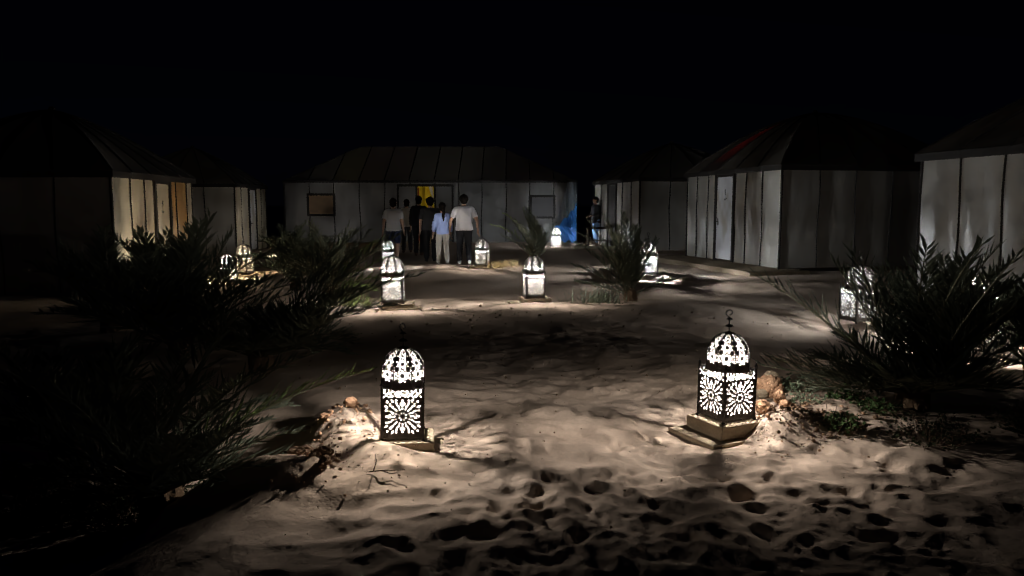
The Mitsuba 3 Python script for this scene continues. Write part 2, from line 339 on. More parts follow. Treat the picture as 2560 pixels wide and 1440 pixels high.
def roof_seam(E, Rg, ze, za, pw, r=0.016):
    t = np.linspace(0, 1, 16)[:, None]
    xy = np.array(E) + (np.array(Rg) - np.array(E)) * t
    z = ze + (za - ze) * (1 - (1 - t) ** pw) + 0.01
    return tube(np.hstack([xy, z]), r, 5)
def tent(label, A, B, width, z0, ze, za, fAB, matsAB, door, nAC, seed, roofmats=None, pw=1.4, group='canvas guest tents round the sandy yard'):
    key = thing('canvas_tent', label, 'tent', group)
    A, B = np.array(A, float), np.array(B, float)
    al = (B - A) / np.linalg.norm(B - A); nrm = np.array([al[1], -al[0]])
    if nrm[0] * A[0] < 0: nrm = -nrm          # away from the yard in the middle
    C, Dd = A + nrm * width, B + nrm * width
    ctr = (A + C + B + Dd) / 4
    wall(key, A, B, z0, ze, -nrm, fAB, matsAB, seed, door)
    fr = [(i + 1) / nAC for i in range(nAC - 1)]
    wall(key, A, C, z0, ze, -al, fr, ['m_canvas'], seed + 40, amp=0.012)
    wall(key, B, Dd, z0, ze, al, fr[::2], ['m_canvas'], seed + 60)
    wall(key, C, Dd, z0, ze, nrm, [0.5], ['m_canvas'], seed + 80)
    for Q in (A, B, C, Dd):
        put(key, 'corner_pole', tube([[*Q, z0 - 0.1], [*Q, ze]], 0.028, 8), 'm_cord')
    rm = roofmats or {}
    ov = lambda Q: Q + (Q - ctr) / np.linalg.norm(Q - ctr) * 0.12
    i = 0
    for (p, q, nn) in ((A, B, 5), (C, A, nAC), (B, Dd, nAC), (Dd, C, 5)):
        p, q = ov(p), ov(q)
        put(key, 'valance', wall_panel(p, q, ze - 0.11, ze + 0.015, (p + q) / 2 - ctr if False else np.zeros(2), seed, 6, 2), 'm_cord')
        for k in range(nn):
            e0, e1 = p + (q - p) * k / nn, p + (q - p) * (k + 1) / nn
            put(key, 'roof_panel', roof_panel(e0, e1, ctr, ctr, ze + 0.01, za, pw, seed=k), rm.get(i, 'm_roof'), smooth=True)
            put(key, 'roof_seam', roof_seam(e0, ctr, ze + 0.01, za, pw), 'm_cord')
            i += 1
    put(key, 'finial', trimesh.creation.icosphere(2, 0.07).apply_translation([*ctr, za + 0.02]), 'm_cord')
    return key
CV, OR = 'm_canvas', 'm_orangetint'
tent('nearest left canvas tent with orange lamp tint painted on panels beside its pale door', (-7.65, 14.6), (-7.84, 18.7), 4.2, -0.30, 2.08, 3.46,
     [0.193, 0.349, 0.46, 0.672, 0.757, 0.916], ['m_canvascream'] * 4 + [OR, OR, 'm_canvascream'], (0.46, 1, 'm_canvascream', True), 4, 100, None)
tent('far left canvas tent behind the nearest left tent, with narrow lit door wall', (-9.8, 27.0), (-10.0, 31.0), 4.2, -0.25, 2.2, 3.6,
     [0.18, 0.40, 0.64, 0.82], ['m_canvascream'], (0.40, 1, 'm_door', False), 4, 200, None, 1.25)
tent('far right canvas tent with pointed roof between the blue tarpaulin and the white door tent', (4.08, 24.4), (3.16, 29.2), 4.1, -0.10, 2.32, 3.62,
     [0.16, 0.34, 0.46, 0.66, 0.83], [CV], (0.46, -1, 'm_cord', False), 4, 300, None, 1.3)
tent('right canvas tent with white numbered door and a red stripe on its roof', (6.13, 17.4), (5.08, 22.1), 4.8, 0.0, 2.35, 3.84,
     [0.165, 0.318, 0.429, 0.642, 0.733, 0.8685], [CV], (0.429, -1, 'm_door', True), 5, 400, {3: 'm_roofred'}, 1.6)
tent('nearest right canvas tent at the photo edge, its creased grey wall lit from below', (7.5, 8.0), (6.63, 12.4), 4.6, -0.12, 2.25, 3.7,
     [0.09, 0.27, 0.453, 0.635, 0.817], [CV], None, 4, 500, None, 1.4)

# the long dining tent at the end of the path
def main_tent():
    key = thing('dining_tent', 'long hipped canvas tent with open yellow lit doorway at the end of the path', 'tent')
    xl, xr, y0, y1, ze, za, z0 = -9.23, 2.61, 31.0, 37.0, 2.44, 4.03, -0.05
    X = lambda u: (u - 1280) / 1897.7 * 31.0
    sx = [X(u) for u in (777, 838, 902, 965, 1026, 1088, 1147, 1205, 1265, 1324, 1383)]
    out = (0, -1.0); zd = 2.18
    d0, d1 = X(997), X(1133); o0, o1 = X(1043), X(1089)
    cuts = [xl] + sx + [xr]
    for i in range(len(cuts) - 1):
        a, b = cuts[i], cuts[i + 1]
        segs = [(a, b, z0)]
        if a < d1 and b > d0:
            segs = []
            if a < d0: segs.append((a, d0, z0))
            segs.append((max(a, d0), min(b, d1), zd + 0.05))
            if b > d1: segs.append((d1, b, z0))
        for s in segs:
            if s[1] - s[0] > 0.02:
                put(key, 'wall_panel', wall_panel((s[0], y0), (s[1], y0), s[2], ze, out, 700 + i, 8, 22, 0.035) , 'm_canvasgrey', smooth=True)
        if i:
            put(key, 'seam', seam((a, y0), zd + 0.12 if d0 < a < d1 else z0, ze, out, (1, 0), 900 + i, 0.04), 'm_cord')
    for A, B, o in (((xl, y1), (xl, y0), (-1, 0)), ((xr, y0), (xr, y1), (1, 0))):
        wall(key, A, B, z0, ze, o, [1 / 6 * k for k in range(1, 6)], ['m_canvasgrey'], 950)
    wall(key, (xr, y1), (xl, y1), z0, ze, (0, 1), [0.25, 0.5, 0.75], ['m_canvasgrey'], 970)
    for Q in ((xl, y0), (xr, y0), (xl, y1), (xr, y1)):
        put(key, 'corner_pole', tube([[*Q, z0 - 0.1], [*Q, ze]], 0.035, 8), 'm_cord')
    # roof: parallel strips between seams, cut by the hips
    r0, r1, yr = -6.72, -0.54, 34.0; oy = 0.15
    def strip(a, b, ya, m, sgn):
        us = np.linspace(a, b, 4); tt = np.linspace(0, 1, 8)
        tmax = np.clip(np.minimum((us - xl) / (r0 - xl), (xr - us) / (xr - r1)), 0, 1)
        P = np.zeros((4, 8, 3))
        for k, u in enumerate(us):
            t = tt * tmax[k]
            P[k, :, 0] = u; P[k, :, 1] = ya + (yr - ya) * t
            P[k, :, 2] = ze + 0.012 + (za - ze) * t - 0.05 * np.sin(PI * (u - a) / (b - a)) * np.sin(PI * t)
        put(key, 'roof_panel', grid(P), m, smooth=True)
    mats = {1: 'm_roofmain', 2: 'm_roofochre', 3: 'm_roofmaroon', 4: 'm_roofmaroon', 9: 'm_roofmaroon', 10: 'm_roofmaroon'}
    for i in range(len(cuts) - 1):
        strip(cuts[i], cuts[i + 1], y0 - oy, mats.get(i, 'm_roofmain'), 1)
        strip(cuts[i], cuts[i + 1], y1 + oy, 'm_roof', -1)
        if i:
            a = cuts[i]; tm_ = min(1, (a - xl) / (r0 - xl), (xr - a) / (xr - r1))
            put(key, 'roof_seam', tube([[a, y0 - oy, ze + 0.03], [a, y0 - oy + (yr - y0 + oy) * tm_, ze + 0.03 + (za - ze) * tm_]], 0.022, 5), 'm_cord')
    for xe, rr in ((xl, r0), (xr, r1)):
        for k in range(5):
            ya, yb = y0 - oy + (6 + 2 * oy) * k / 5, y0 - oy + (6 + 2 * oy) * (k + 1) / 5
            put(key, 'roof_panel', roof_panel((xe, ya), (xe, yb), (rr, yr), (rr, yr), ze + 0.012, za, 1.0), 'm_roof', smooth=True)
    put(key, 'valance', cat(bar((xl - .03, y0 - oy, ze - .03), (xr + .03, y0 - oy, ze - .03), 0.012, 0.10), bar((xl - .04, y0 - oy, ze - .03), (xl - .04, y1, ze - .03), 0.012, 0.1), bar((xr + .04, y0 - oy, ze - .03), (xr + .04, y1, ze - .03), 0.012, 0.1)), 'm_cord')
    # windows
    for (u0, u1, v0, v1, m) in ((774, 839, 484, 540, 'm_pane'), (1327, 1385, 488, 546, 'm_pane2')):
        a, b = X(u0), X(u1); zt, zb = 1.43 + (515 - v0) / 1897.7 * 31, 1.43 + (515 - v1) / 1897.7 * 31
        y = y0 - 0.05; w = 0.085
        f = cat(bar((a, y, zb), (a, y, zt), w, 0.07, (0, 1, 0)), bar((b, y, zb), (b, y, zt), w, 0.07, (0, 1, 0)),
                bar((a + w / 2, y, zt - w / 2), (b - w / 2, y, zt - w / 2), w, 0.066, (0, 1, 0)), bar((a + w / 2, y, zb + w / 2), (b - w / 2, y, zb + w / 2), w, 0.066, (0, 1, 0)))
        wk = put(key, 'window', f, 'm_cord')
        P = wall_panel((a, y0 - .045), (b, y0 - .045), zb, zt, (0, -1), 5, 8, 8, 0.008)
        put(wk, 'pane', P, m, smooth=True)
    # doorway: frame, fixed leaves, the open middle
    y = y0 - 0.02; w = 0.07
    fr = cat(*[bar((x, y, z0), (x, y, zd + .05), w, 0.09, (0, 1, 0)) for x in (d0, o0, o1, d1)], bar((d0 - .035, y, zd + .08), (d1 + .035, y, zd + .08), 0.07, 0.095))
    put(key, 'door_frame', fr, 'm_cord')
    put(key, 'door_leaf', wall_panel((d0 + .035, y), (o0 - .035, y), z0 + .03, zd + .045, (0, -1), 8, 6, 12, 0.01) , 'm_canvasgrey', smooth=True)
    put(key, 'door_leaf', wall_panel((o1 + .035, y), (d1 - .035, y), z0 + .03, zd + .045, (0, -1), 9, 6, 12, 0.01) , 'm_canvasgrey', smooth=True)
    put(key, 'door_leaf', bar((o0 + .05, y0 + .2, z0 + .03), (o0 + .05, y0 + .2, zd), 0.25, 0.03, (1, 0, 0)), 'm_redcloth', 'dark red door leaf swung inwards')
    u = np.linspace(-5.2, -1.2, 60)[:, None]; v = np.linspace(0, 1, 10)[None]
    P = np.stack([u + 0 * v, 33.6 + 0.08 * np.sin(u * 17) + 0 * v, z0 + 2.6 * v + 0 * u], -1)
    put(key, 'curtain', grid(P), 'm_yellow', 'yellow curtain hanging inside the doorway', smooth=True)
    # the white tied back drape at the right of the opening
    v = np.linspace(0, 1, 12)[:, None]; s = np.linspace(0, 1, 5)[None]
    P = np.stack([o1 - 0.04 - 0.26 * (v ** 1.2) * (0.35 + 0.65 * s) + 0.2 * v * 0, 0 * v + 31.25 + 0.03 * np.sin(s * 9), 2.25 - 0.9 * (1 - v) + 0 * s], -1)
    put(key, 'drape', grid(P), 'm_white', 'white tied back drape', smooth=True)
    # ceiling lamp of the dining tent
    lk = thing('ceiling_lamp', 'warm lamp hanging inside the long tent behind its doorway', 'lamp')
    put(lk, 'cord', tube([[-3.1, 32.4, 2.42], [-3.1, 32.4, 3.55]], 0.006, 5), 'm_cord')
    put(lk, 'shade', trimesh.creation.revolve([[0.03, 0.12], [0.10, 0.02], [0.12, -0.04]], sections=20).apply_translation([-3.1, 32.4, 2.36]), 'm_white')
    k = put(lk, 'bulb', {'type': 'sphere', 'center': [-3.1, 32.4, 2.31], 'radius': 0.05, 'emitter': {'type': 'area', 'radiance': rgb(18.7, 14, 6)}}, None)
main_tent()

def tarp():
    key = thing('tarpaulin', 'creased blue plastic sheet hung over the right corner of the long tent', 'tarpaulin')
    nu, nv = 46, 30
    for nm, mat, lo, hi in (('lower_sheet', 'm_blue', 0.0, 0.56), ('shaded_sheet', 'm_blueshade', 0.545, 1.0)):
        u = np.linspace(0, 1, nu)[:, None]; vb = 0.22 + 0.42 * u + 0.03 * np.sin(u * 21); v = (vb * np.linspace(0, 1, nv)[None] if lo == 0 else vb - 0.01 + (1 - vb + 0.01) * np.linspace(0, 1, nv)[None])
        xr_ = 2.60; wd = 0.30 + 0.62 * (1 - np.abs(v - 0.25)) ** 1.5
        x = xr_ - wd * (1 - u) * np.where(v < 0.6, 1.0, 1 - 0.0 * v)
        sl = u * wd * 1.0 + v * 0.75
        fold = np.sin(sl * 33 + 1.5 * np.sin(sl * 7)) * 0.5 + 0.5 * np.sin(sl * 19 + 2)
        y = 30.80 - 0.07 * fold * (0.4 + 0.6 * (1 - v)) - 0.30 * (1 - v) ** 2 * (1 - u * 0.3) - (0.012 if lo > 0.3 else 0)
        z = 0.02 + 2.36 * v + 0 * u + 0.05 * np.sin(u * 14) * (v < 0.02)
        put(key, nm, grid(np.stack([x + 0 * y, y + 0 * x, z], -1)), mat, 'shiny upper part of the sheet, its shade painted grey' if lo > 0 else None, smooth=True)
tarp()

# raised platform before the white door tent
def slab(A, B, w0, w1, z0, z1, nm, mat, lab):
    A, B = np.array(A, float), np.array(B, float); al = (B - A) / np.linalg.norm(B - A); n = np.array([-al[1], al[0]])
    poly = [A + n * w0, B + n * w0, B + n * w1, A + n * w1]
    m = trimesh.creation.extrude_polygon(Polygon(poly), z1 - z0, engine='earcut').apply_translation([0, 0, z0])
    k = put(None, nm, m, mat); labels[k] = {'label': lab, 'kind': 'structure'}
slab((6.35, 16.9), (5.02, 22.6), -0.35, 1.15, -0.35, -0.02, 'platform', 'm_stone', 'low tan platform in front of the white door tent')

# ------------------------------------------------------------------ lanterns
SA, HB, HD, RD = 0.255, 0.325, 0.225, 0.137
DARK, INNER, SHRINK = (0.045, 0.036, 0.032), (0.30, 0.285, 0.27), 0.0007
def drop(r0, r1, w, a, c=(0, 0), n=10):  # tear drop hole, narrow towards the centre
    t = np.linspace(0, 1, n); L = r1 - r0
    wd = w * np.sin(PI * t ** 0.75) ** 0.8
    pts = np.concatenate([np.stack([r0 + L * t, wd / 2], 1), np.stack([r0 + L * t, -wd / 2], 1)[::-1][1:-1]])
    p = Polygon(pts).buffer(0)
    return affinity.translate(affinity.rotate(p, math.degrees(a), origin=(0, 0)), *c)
def bone(p, q, w0, w1, neck=0.55):
    p, q = np.array(p), np.array(q)
    a = Point(p).buffer(w0 / 2, 4); b = Point(q).buffer(w1 / 2, 4)
    return unary_union([a, b, LineString([p, q]).buffer(min(w0, w1) / 2 * neck, cap_style=2)])
def pol(r, a, c=(0, 0)): return (c[0] + r * math.cos(a), c[1] + r * math.sin(a))
def side_panel_poly():
    w = SA - 0.022; h = HB; W2 = w / 2
    outer = sbox(-W2, 0, W2, h - 0.02)
    top = [Point(-W2 + w * (k + 0.5) / 9, h - 0.02).buffer(w / 18 * 0.98, 4) for k in range(9)]
    outer = unary_union([outer] + top)
    holes = []; cx, cy = 0, 0.035 + 0.107; c = (cx, cy); q = 0.1085
    for k in range(8): holes.append(drop(0.014, 0.031, 0.012, k * PI / 4 + PI / 8, c))
    for k in range(4): holes.append(bone(pol(0.047, k * PI / 2, c), pol(0.095, k * PI / 2, c), 0.014, 0.016, 0.75))
    for k in range(4):
        a = PI / 4 + k * PI / 2
        holes += [bone(pol(0.048, a, c), pol(0.064, a, c), 0.013, 0.015, 0.9), bone(pol(0.082, a, c), pol(0.100, a, c), 0.017, 0.021, 0.9)]
        holes.append(Point(pol(0.126, a, c)).buffer(0.0085, 4))
        for s in (-1, 1):
            b = a + s * PI / 8.2
            holes.append(unary_union([bone(pol(0.044, b, c), pol(0.062, b + s * 0.05, c), 0.011, 0.016, 0.8), bone(pol(0.062, b + s * 0.05, c), pol(0.074, b - s * 0.03, c), 0.014, 0.013, 0.7)]))
            holes.append(bone(pol(0.087, b - s * 0.02, c), pol(0.104, b + s * 0.03, c), 0.014, 0.016, 0.8))
            holes.append(drop(0.098, 0.130, 0.017, a + s * 0.23, c))
            holes.append(drop(0.066, 0.090, 0.012, a + s * PI / 4.85, c))
    clip = sbox(-q, cy - q, q, cy + q)
    hs = [x.intersection(clip) for x in holes]
    z = 0.035 + 0.214 + 0.026
    for k in range(5):
        x = -W2 + w * (k + 0.5) / 5
        s = 0.0145
        hs.append(unary_union([bone((x - s, z - s), (x + s, z + s), 0.0125, 0.0125, 0.8), bone((x - s, z + s), (x + s, z - s), 0.0125, 0.0125, 0.8)]))
        if k < 4: hs += [Point(x + w / 10, z + 0.012).buffer(0.004, 3), Point(x + w / 10, z - 0.012).buffer(0.004, 3)]
    for k in range(9):
        x = -W2 + w * (k + 0.5) / 9
        hs.append(affinity.rotate(drop(-0.010, 0.013, 0.016, PI / 2, (x, h - 0.024)), 0))
    body = outer.difference(unary_union([x for x in hs if not x.is_empty]).buffer(-SHRINK))
    return max(getattr(body, 'geoms', [body]), key=lambda g: g.area)
def sheet(poly, th=0.0016, seg=None, fn=None):
    poly = poly.simplify(0.0004)
    if seg: poly = poly.segmentize(seg)
    m = trimesh.creation.extrude_polygon(poly, th, engine='earcut')
    v = np.array(m.vertices); inner = v[:, 2] < th * 0.5
    col = np.where(inner[:, None], INNER, DARK)
    if fn: m = trimesh.Trimesh(fn(v), m.faces, process=False)
    return m, col
def prof(s):  # dome profile: straight, then a quarter circle
    s = np.asarray(s, float); st = HD - RD
    ph = np.clip((s - st) / RD, 0, PI / 2)
    return np.where(s < st, RD, RD * np.cos(ph)), np.where(s < st, s, st + RD * np.sin(ph))
SL = (HD - RD) + RD * PI / 2
def gore():
    ss_ = np.linspace(0.0, SL * 0.985, 24); r, _ = prof(ss_)
    hw = r * math.tan(PI / 8) * math.cos(PI / 8)
    o = Polygon(np.concatenate([np.stack([hw, ss_], 1), np.stack([-hw, ss_], 1)[::-1]])).buffer(0)
    holes = []
    def flower(cy, R_, n, w, r0):
        for k in range(n): holes.append(drop(r0, R_, w, PI / 2 + k * 2 * PI / n, (0, cy)))
    flower(0.082, 0.036, 8, 0.0130, 0.012)
    flower(0.151, 0.030, 8, 0.0115, 0.010)
    flower(0.204, 0.023, 6, 0.0135, 0.007)
    flower(0.248, 0.016, 6, 0.0098, 0.005)
    for cy, R_, n, q in ((0.082, 0.0395, 8, 0.0065), (0.151, 0.033, 8, 0.0058), (0.204, 0.0265, 6, 0.0055)):
        for k in range(n):
            if abs(math.sin(PI / 2 + (k + 0.5) * 2 * PI / n)) < 0.99: holes.append(drop(R_ - q, R_ + q * 1.2, q * 1.7, PI / 2 + (k + 0.5) * 2 * PI / n, (0, cy)))
    holes.append(drop(-0.012, 0.012, 0.013, PI / 2, (0, 0.272)))
    for y in (0.058, 0.070, 0.082, 0.094, 0.112, 0.130):
        for s in (-1, 1): holes.append(Point(s * (0.0465 - 0.02 * max(0, y - 0.095)), y).buffer(0.0034, 3))
    for s in (-1, 1): holes.append(Point(s * 0.014, 0.118).buffer(0.0045, 3))
    inner = o.buffer(-0.0045)
    g = o.difference(unary_union(holes).buffer(-SHRINK * 0.7).intersection(inner))
    g = max(getattr(g, 'geoms', [g]), key=lambda q: q.area)
    def fn(v):
        r, z = prof(np.clip(v[:, 1], 0, SL))
        dr_, dz_ = prof(np.clip(v[:, 1] + 1e-3, 0, SL)); nr, nz = (dz_ - z), -(dr_ - r); L = np.hypot(nr, nz) + 1e-9
        ri = r * math.cos(PI / 8) + (v[:, 2] - 0.0016) * nr / L
        return np.stack([ri, v[:, 0], z + (v[:, 2] - 0.0016) * nz / L], 1)
    return sheet(g, 0.0016, 0.012, fn)
def lantern_parts():
    Pd = {}
    m, col = sheet(side_panel_poly())
    v = np.array(m.vertices)  # x across, y up, z out -> face at +x side
    m = trimesh.Trimesh(np.stack([SA / 2 - 0.006 + v[:, 2], -v[:, 0], v[:, 1] + 0.006], 1), m.faces[:, ::-1], process=False)
    Pd['side_panel'] = mikit.ply(m, 'm_shell', color=col)
    h = SA / 2
    post = trimesh.creation.box([0.011, 0.011, HB + 0.004]).apply_translation([h - 0.006, h - 0.006, HB / 2])
    ball = cat(trimesh.creation.icosphere(2, 0.010).apply_translation([h - 0.006, h - 0.006, HB + 0.012]), trimesh.creation.cone(0.006, 0.02, sections=8).apply_translation([h - 0.006, h - 0.006, HB + 0.02]))
    foot = trimesh.creation.icosphere(1, 0.011).apply_translation([h - 0.006, h - 0.006, -0.002])
    Pd['corner_post'] = mikit.ply(cat(post, ball, foot), 'm_iron', smooth=40)
    m, col = gore()
    v = np.array(m.vertices); v[:, 2] += HB - 0.012
    Pd['dome_panel'] = mikit.ply(trimesh.Trimesh(v, m.faces, process=False), 'm_shell', color=col)
    s = np.linspace(0, SL, 18); r, z = prof(s); a = PI / 8
    Pd['dome_rib'] = mikit.ply(tube(np.stack([r * math.cos(a), r * math.sin(a), z + HB - 0.012], 1), 0.0036, 5), 'm_iron', smooth=60)
    # rim plate: square with an octagon hole, and the bottom tray
    oc = Polygon([pol(RD * 0.97, PI / 8 + k * PI / 4) for k in range(8)])
    sq = sbox(-h + .012, -h + .012, h - .012, h - .012)
    rim = trimesh.creation.extrude_polygon(unary_union([sq, oc.buffer(0.004)]).difference(oc.buffer(-0.006)), 0.004, engine='earcut').apply_translation([0, 0, HB - 0.014])
    ob = Polygon([pol(RD * 1.012, PI / 8 + k * PI / 4) for k in range(8)])
    band = trimesh.creation.extrude_polygon(ob.difference(ob.buffer(-0.002)), 0.050, engine='earcut').apply_translation([0, 0, HB - 0.019])  # opaque ring added at the dome foot to block grazing lamp light
    bv = np.array(band.vertices); bc = np.where((np.hypot(bv[:, 0], bv[:, 1]) < RD * 1.012 * np.cos(PI / 8) * 0.992)[:, None] | False, INNER, DARK)
    rin = np.array([min(abs(ob.exterior.distance(Point(p[0], p[1]))), 1) for p in bv]); bc = np.where((rin > 0.001)[:, None], INNER, DARK)
    Pd['added_shade_band'] = mikit.ply(band, 'm_shell', color=bc)
    tray = trimesh.creation.box([SA - .016, SA - .016, 0.004]).apply_translation([0, 0, 0.008])
    Pd['rim_plate'] = mikit.ply(rim, 'm_tray')
    Pd['base_tray'] = mikit.ply(tray, 'm_tray')
    top = HB + HD - 0.012
    fin = cat(trimesh.creation.cylinder(0.0035, 0.10, sections=8).apply_translation([0, 0, top + 0.045]),
              trimesh.creation.revolve([[0.0, 0.012], [0.018, 0.006], [0.026, -0.004], [0.020, -0.006], [0.004, -0.002]], sections=20).apply_translation([0, 0, top + 0.045]),
              trimesh.creation.revolve([[0.0, 0.010], [0.014, 0.005], [0.020, -0.003], [0.004, -0.002]], sections=20).apply_translation([0, 0, top + 0.088]),
              trimesh.creation.revolve([[0.0, 0.012], [0.030, 0.0], [0.032, -0.006], [0.0, -0.008]], sections=20).apply_translation([0, 0, top]))
    Pd['finial'] = mikit.ply(fin, 'm_iron', smooth=40)
    t = np.linspace(0, 1, 26); ang = -PI / 2 + 1.0 + t * 5.3; rr = 0.024 * (1 - 0.55 * t)
    hk = np.stack([0 * t, np.cos(ang) * rr, top + 0.126 + np.sin(ang) * rr], 1)
    hk = np.vstack([[0, 0, top + 0.085], [0, 0.004, top + 0.098], hk])
    Pd['hook'] = mikit.ply(tube(hk, 0.0034, 6), 'm_iron', smooth=60)
    Pd['socket'] = mikit.ply(trimesh.creation.revolve([[0.0, 0.0], [0.016, 0.0], [0.018, 0.05], [0.0, 0.052]], sections=16), 'm_socket', smooth=40)
    return Pd
LPN = lantern_parts()
INNER, SHRINK = (0.19, 0.18, 0.17), 0.0017      # further lanterns: inner colour darkened and holes narrowed to dim their glow
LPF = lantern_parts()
GROUP = 'pierced metal floor lanterns lit on the sand'
def lantern(i, label, color=(1, 0.97, 0.94), power=1.0, boff=(0.0, 0.0, 0.0), hook=True):
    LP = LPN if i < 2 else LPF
    sw = 3.5 if i < 2 else 1.5 if i < 4 else 1.0
    x, y, z, s, yaw, lean, _ = LANT[i]
    key = thing('lantern', label, 'lantern', GROUP)
    base = T().translate([x, y, z]).rotate([0, 1, 0], lean[0]).rotate([1, 0, 0], lean[1]).rotate([0, 0, 1], yaw).scale(s)
    for k in range(4): put(key, 'side_panel', LP['side_panel'], None, tw=base @ T().rotate([0, 0, 1], 90 * k - 90))
    for k in range(4): put(key, 'corner_post', LP['corner_post'], None, tw=base @ T().rotate([0, 0, 1], 90 * k))
    for k in range(8): put(key, 'dome_panel', LP['dome_panel'], None, tw=base @ T().rotate([0, 0, 1], 45 * k))
    for k in range(8): put(key, 'dome_rib', LP['dome_rib'], None, tw=base @ T().rotate([0, 0, 1], 45 * k))
    for n in ('rim_plate', 'added_shade_band', 'base_tray', 'finial'): put(key, n, LP[n], None, tw=base)
    if hook: put(key, 'hook', LP['hook'], None, tw=base @ T().rotate([0, 0, 1], 60))
    b = (boff[0], boff[1], 0.335 + boff[2]); rb = 0.016
    bk = put(key, 'bulb', {'type': 'sphere', 'center': list(b), 'radius': rb, 'to_world': base,
                           'emitter': {'type': 'area', 'sampling_weight': sw, 'radiance': rgb(*[2400 * 3.06 * 1.6 * BULB * power * c for c in color])}}, None)
    put(bk, 'socket', LP['socket'], None, tw=base @ T().translate([b[0], b[1], b[2] + rb * 0.8]))
    return key
WARM = (1.0, 0.86, 0.70); ORNG = (1.0, 0.76, 0.50); COOL = (0.93, 0.97, 1.0); NEUT = (1.0, 0.935, 0.865)
lantern(0, 'foreground lantern on the left, standing on a half buried slab', NEUT, 0.47, (-0.02, -0.018, 0.0))
lantern(1, 'foreground lantern on the right, turned cornerwise on a two step stone plinth', NEUT, 0.47, (-0.02, -0.025, 0.002))
lantern(2, 'tall lantern left of the path, in front of another lantern of the same shape', NEUT, 0.72, (0, -0.04, 0))
lantern(3, 'lantern right of the path in the middle distance below the small palm', NEUT, 0.72, (0, -0.04, 0))
lantern(4, 'far lantern left of the path, seen just above the tall lantern before it', COOL, 0.75, (-0.05, -0.04, 0.06))
lantern(5, 'far lantern right of the walkers beside a dry straw tuft', NEUT, 0.8)
lantern(6, 'small distant lantern in front of the blue tarpaulin', COOL, 2.5, (0, -0.03, 0.08))
lantern(7, 'lantern hidden behind the bushy palm before the white door tent', COOL, 3.9, (0.02, 0, 0.08))
lantern(8, 'lantern at right, left edge of the big dark palm, half covered by leaves', COOL, 0.42, (-0.05, -0.05, -0.02))
lantern(9, 'lantern deep inside the big right palm, only points of light showing', NEUT, 0.8, (0, 0, 0.07))
lantern(10, 'orange glowing lantern on the pale slab at left', ORNG, 0.7)
lantern(11, 'white lantern half hidden in palm leaves, left of the orange glowing one', (1.0, 0.87, 0.66), 3.8, (0.05, -0.05, 0.04))
lantern(12, 'far left lantern almost hidden behind palm leaves, a few points of light', NEUT, 3.0, (0, 0, 0.04))

def plinth(x, y, yaw, parts, label, z):
    key = thing('stone_plinth', label, 'plinth', 'stone plinths under the lanterns')
    for (nm, sx, sy, sz, dx, dy, dz, tilt, mat) in parts:
        m = rbox(sx, sy, sz, 0.006)
        m = m.subdivide_to_size(0.04) if True else m
        n = meshkit.fbm(np.array(m.vertices) * 22 + x * 5, 3, 2) - 0.5
        m.vertices = m.vertices * (1 + 0.06 * n[:, None])
        M = trimesh.transformations.rotation_matrix(math.radians(tilt), [1, 0.4, 0])
        m.apply_transform(M)
        put(key, nm, move(m, x + dx, y + dy, z + dz, math.radians(yaw)), mat)
    return key
plinth(-0.65, 4.42, 6, [('block', 0.31, 0.30, 0.07, 0.03, -0.01, -0.042, 0, 'm_stone'), ('slab', 0.40, 0.38, 0.045, 0.045, -0.03, -0.098, 0, 'm_stone')], 'half buried slab under the left foreground lantern', 0.075)
plinth(1.36, 4.72, 25, [('block', 0.335, 0.335, 0.085, -0.01, -0.02, -0.048, 0, 'm_stone'), ('slab', 0.455, 0.44, 0.032, -0.05, -0.04, -0.108, 0, 'm_stone')], 'two step stone plinth under the right foreground lantern', 0.10)
plinth(0.33, 11.37, 10, [('block', 0.42, 0.42, 0.08, 0.02, -0.02, -0.046, 0, 'm_stone'), ('slab', 0.50, 0.46, 0.06, -0.12, -0.10, -0.11, 3, 'm_stone')], 'stone plinth below the middle lantern right of the path', 0.07)
plinth(-1.70, 10.80, 4, [('block', 0.44, 0.44, 0.08, 0.08, -0.02, -0.046, 0, 'm_stone'), ('slab', 0.46, 0.46, 0.06, 0.17, -0.10, -0.09, -3, 'm_stone')], 'stone plinth below the tall lantern left of the path', 0.06)
plinth(-0.70, 17.77, -12, [('block', 0.42, 0.42, 0.08, -0.04, -0.03, -0.046, 4, 'm_stone')], 'stone block under the far lantern right of the walkers', 0.05)
plinth(-5.85, 16.2, -14, [('slab', 1.6, 2.9, 0.09, 0.0, 0.0, -0.05, 0, 'm_stone')], 'long pale slab under the orange and white lanterns at left', -0.085)

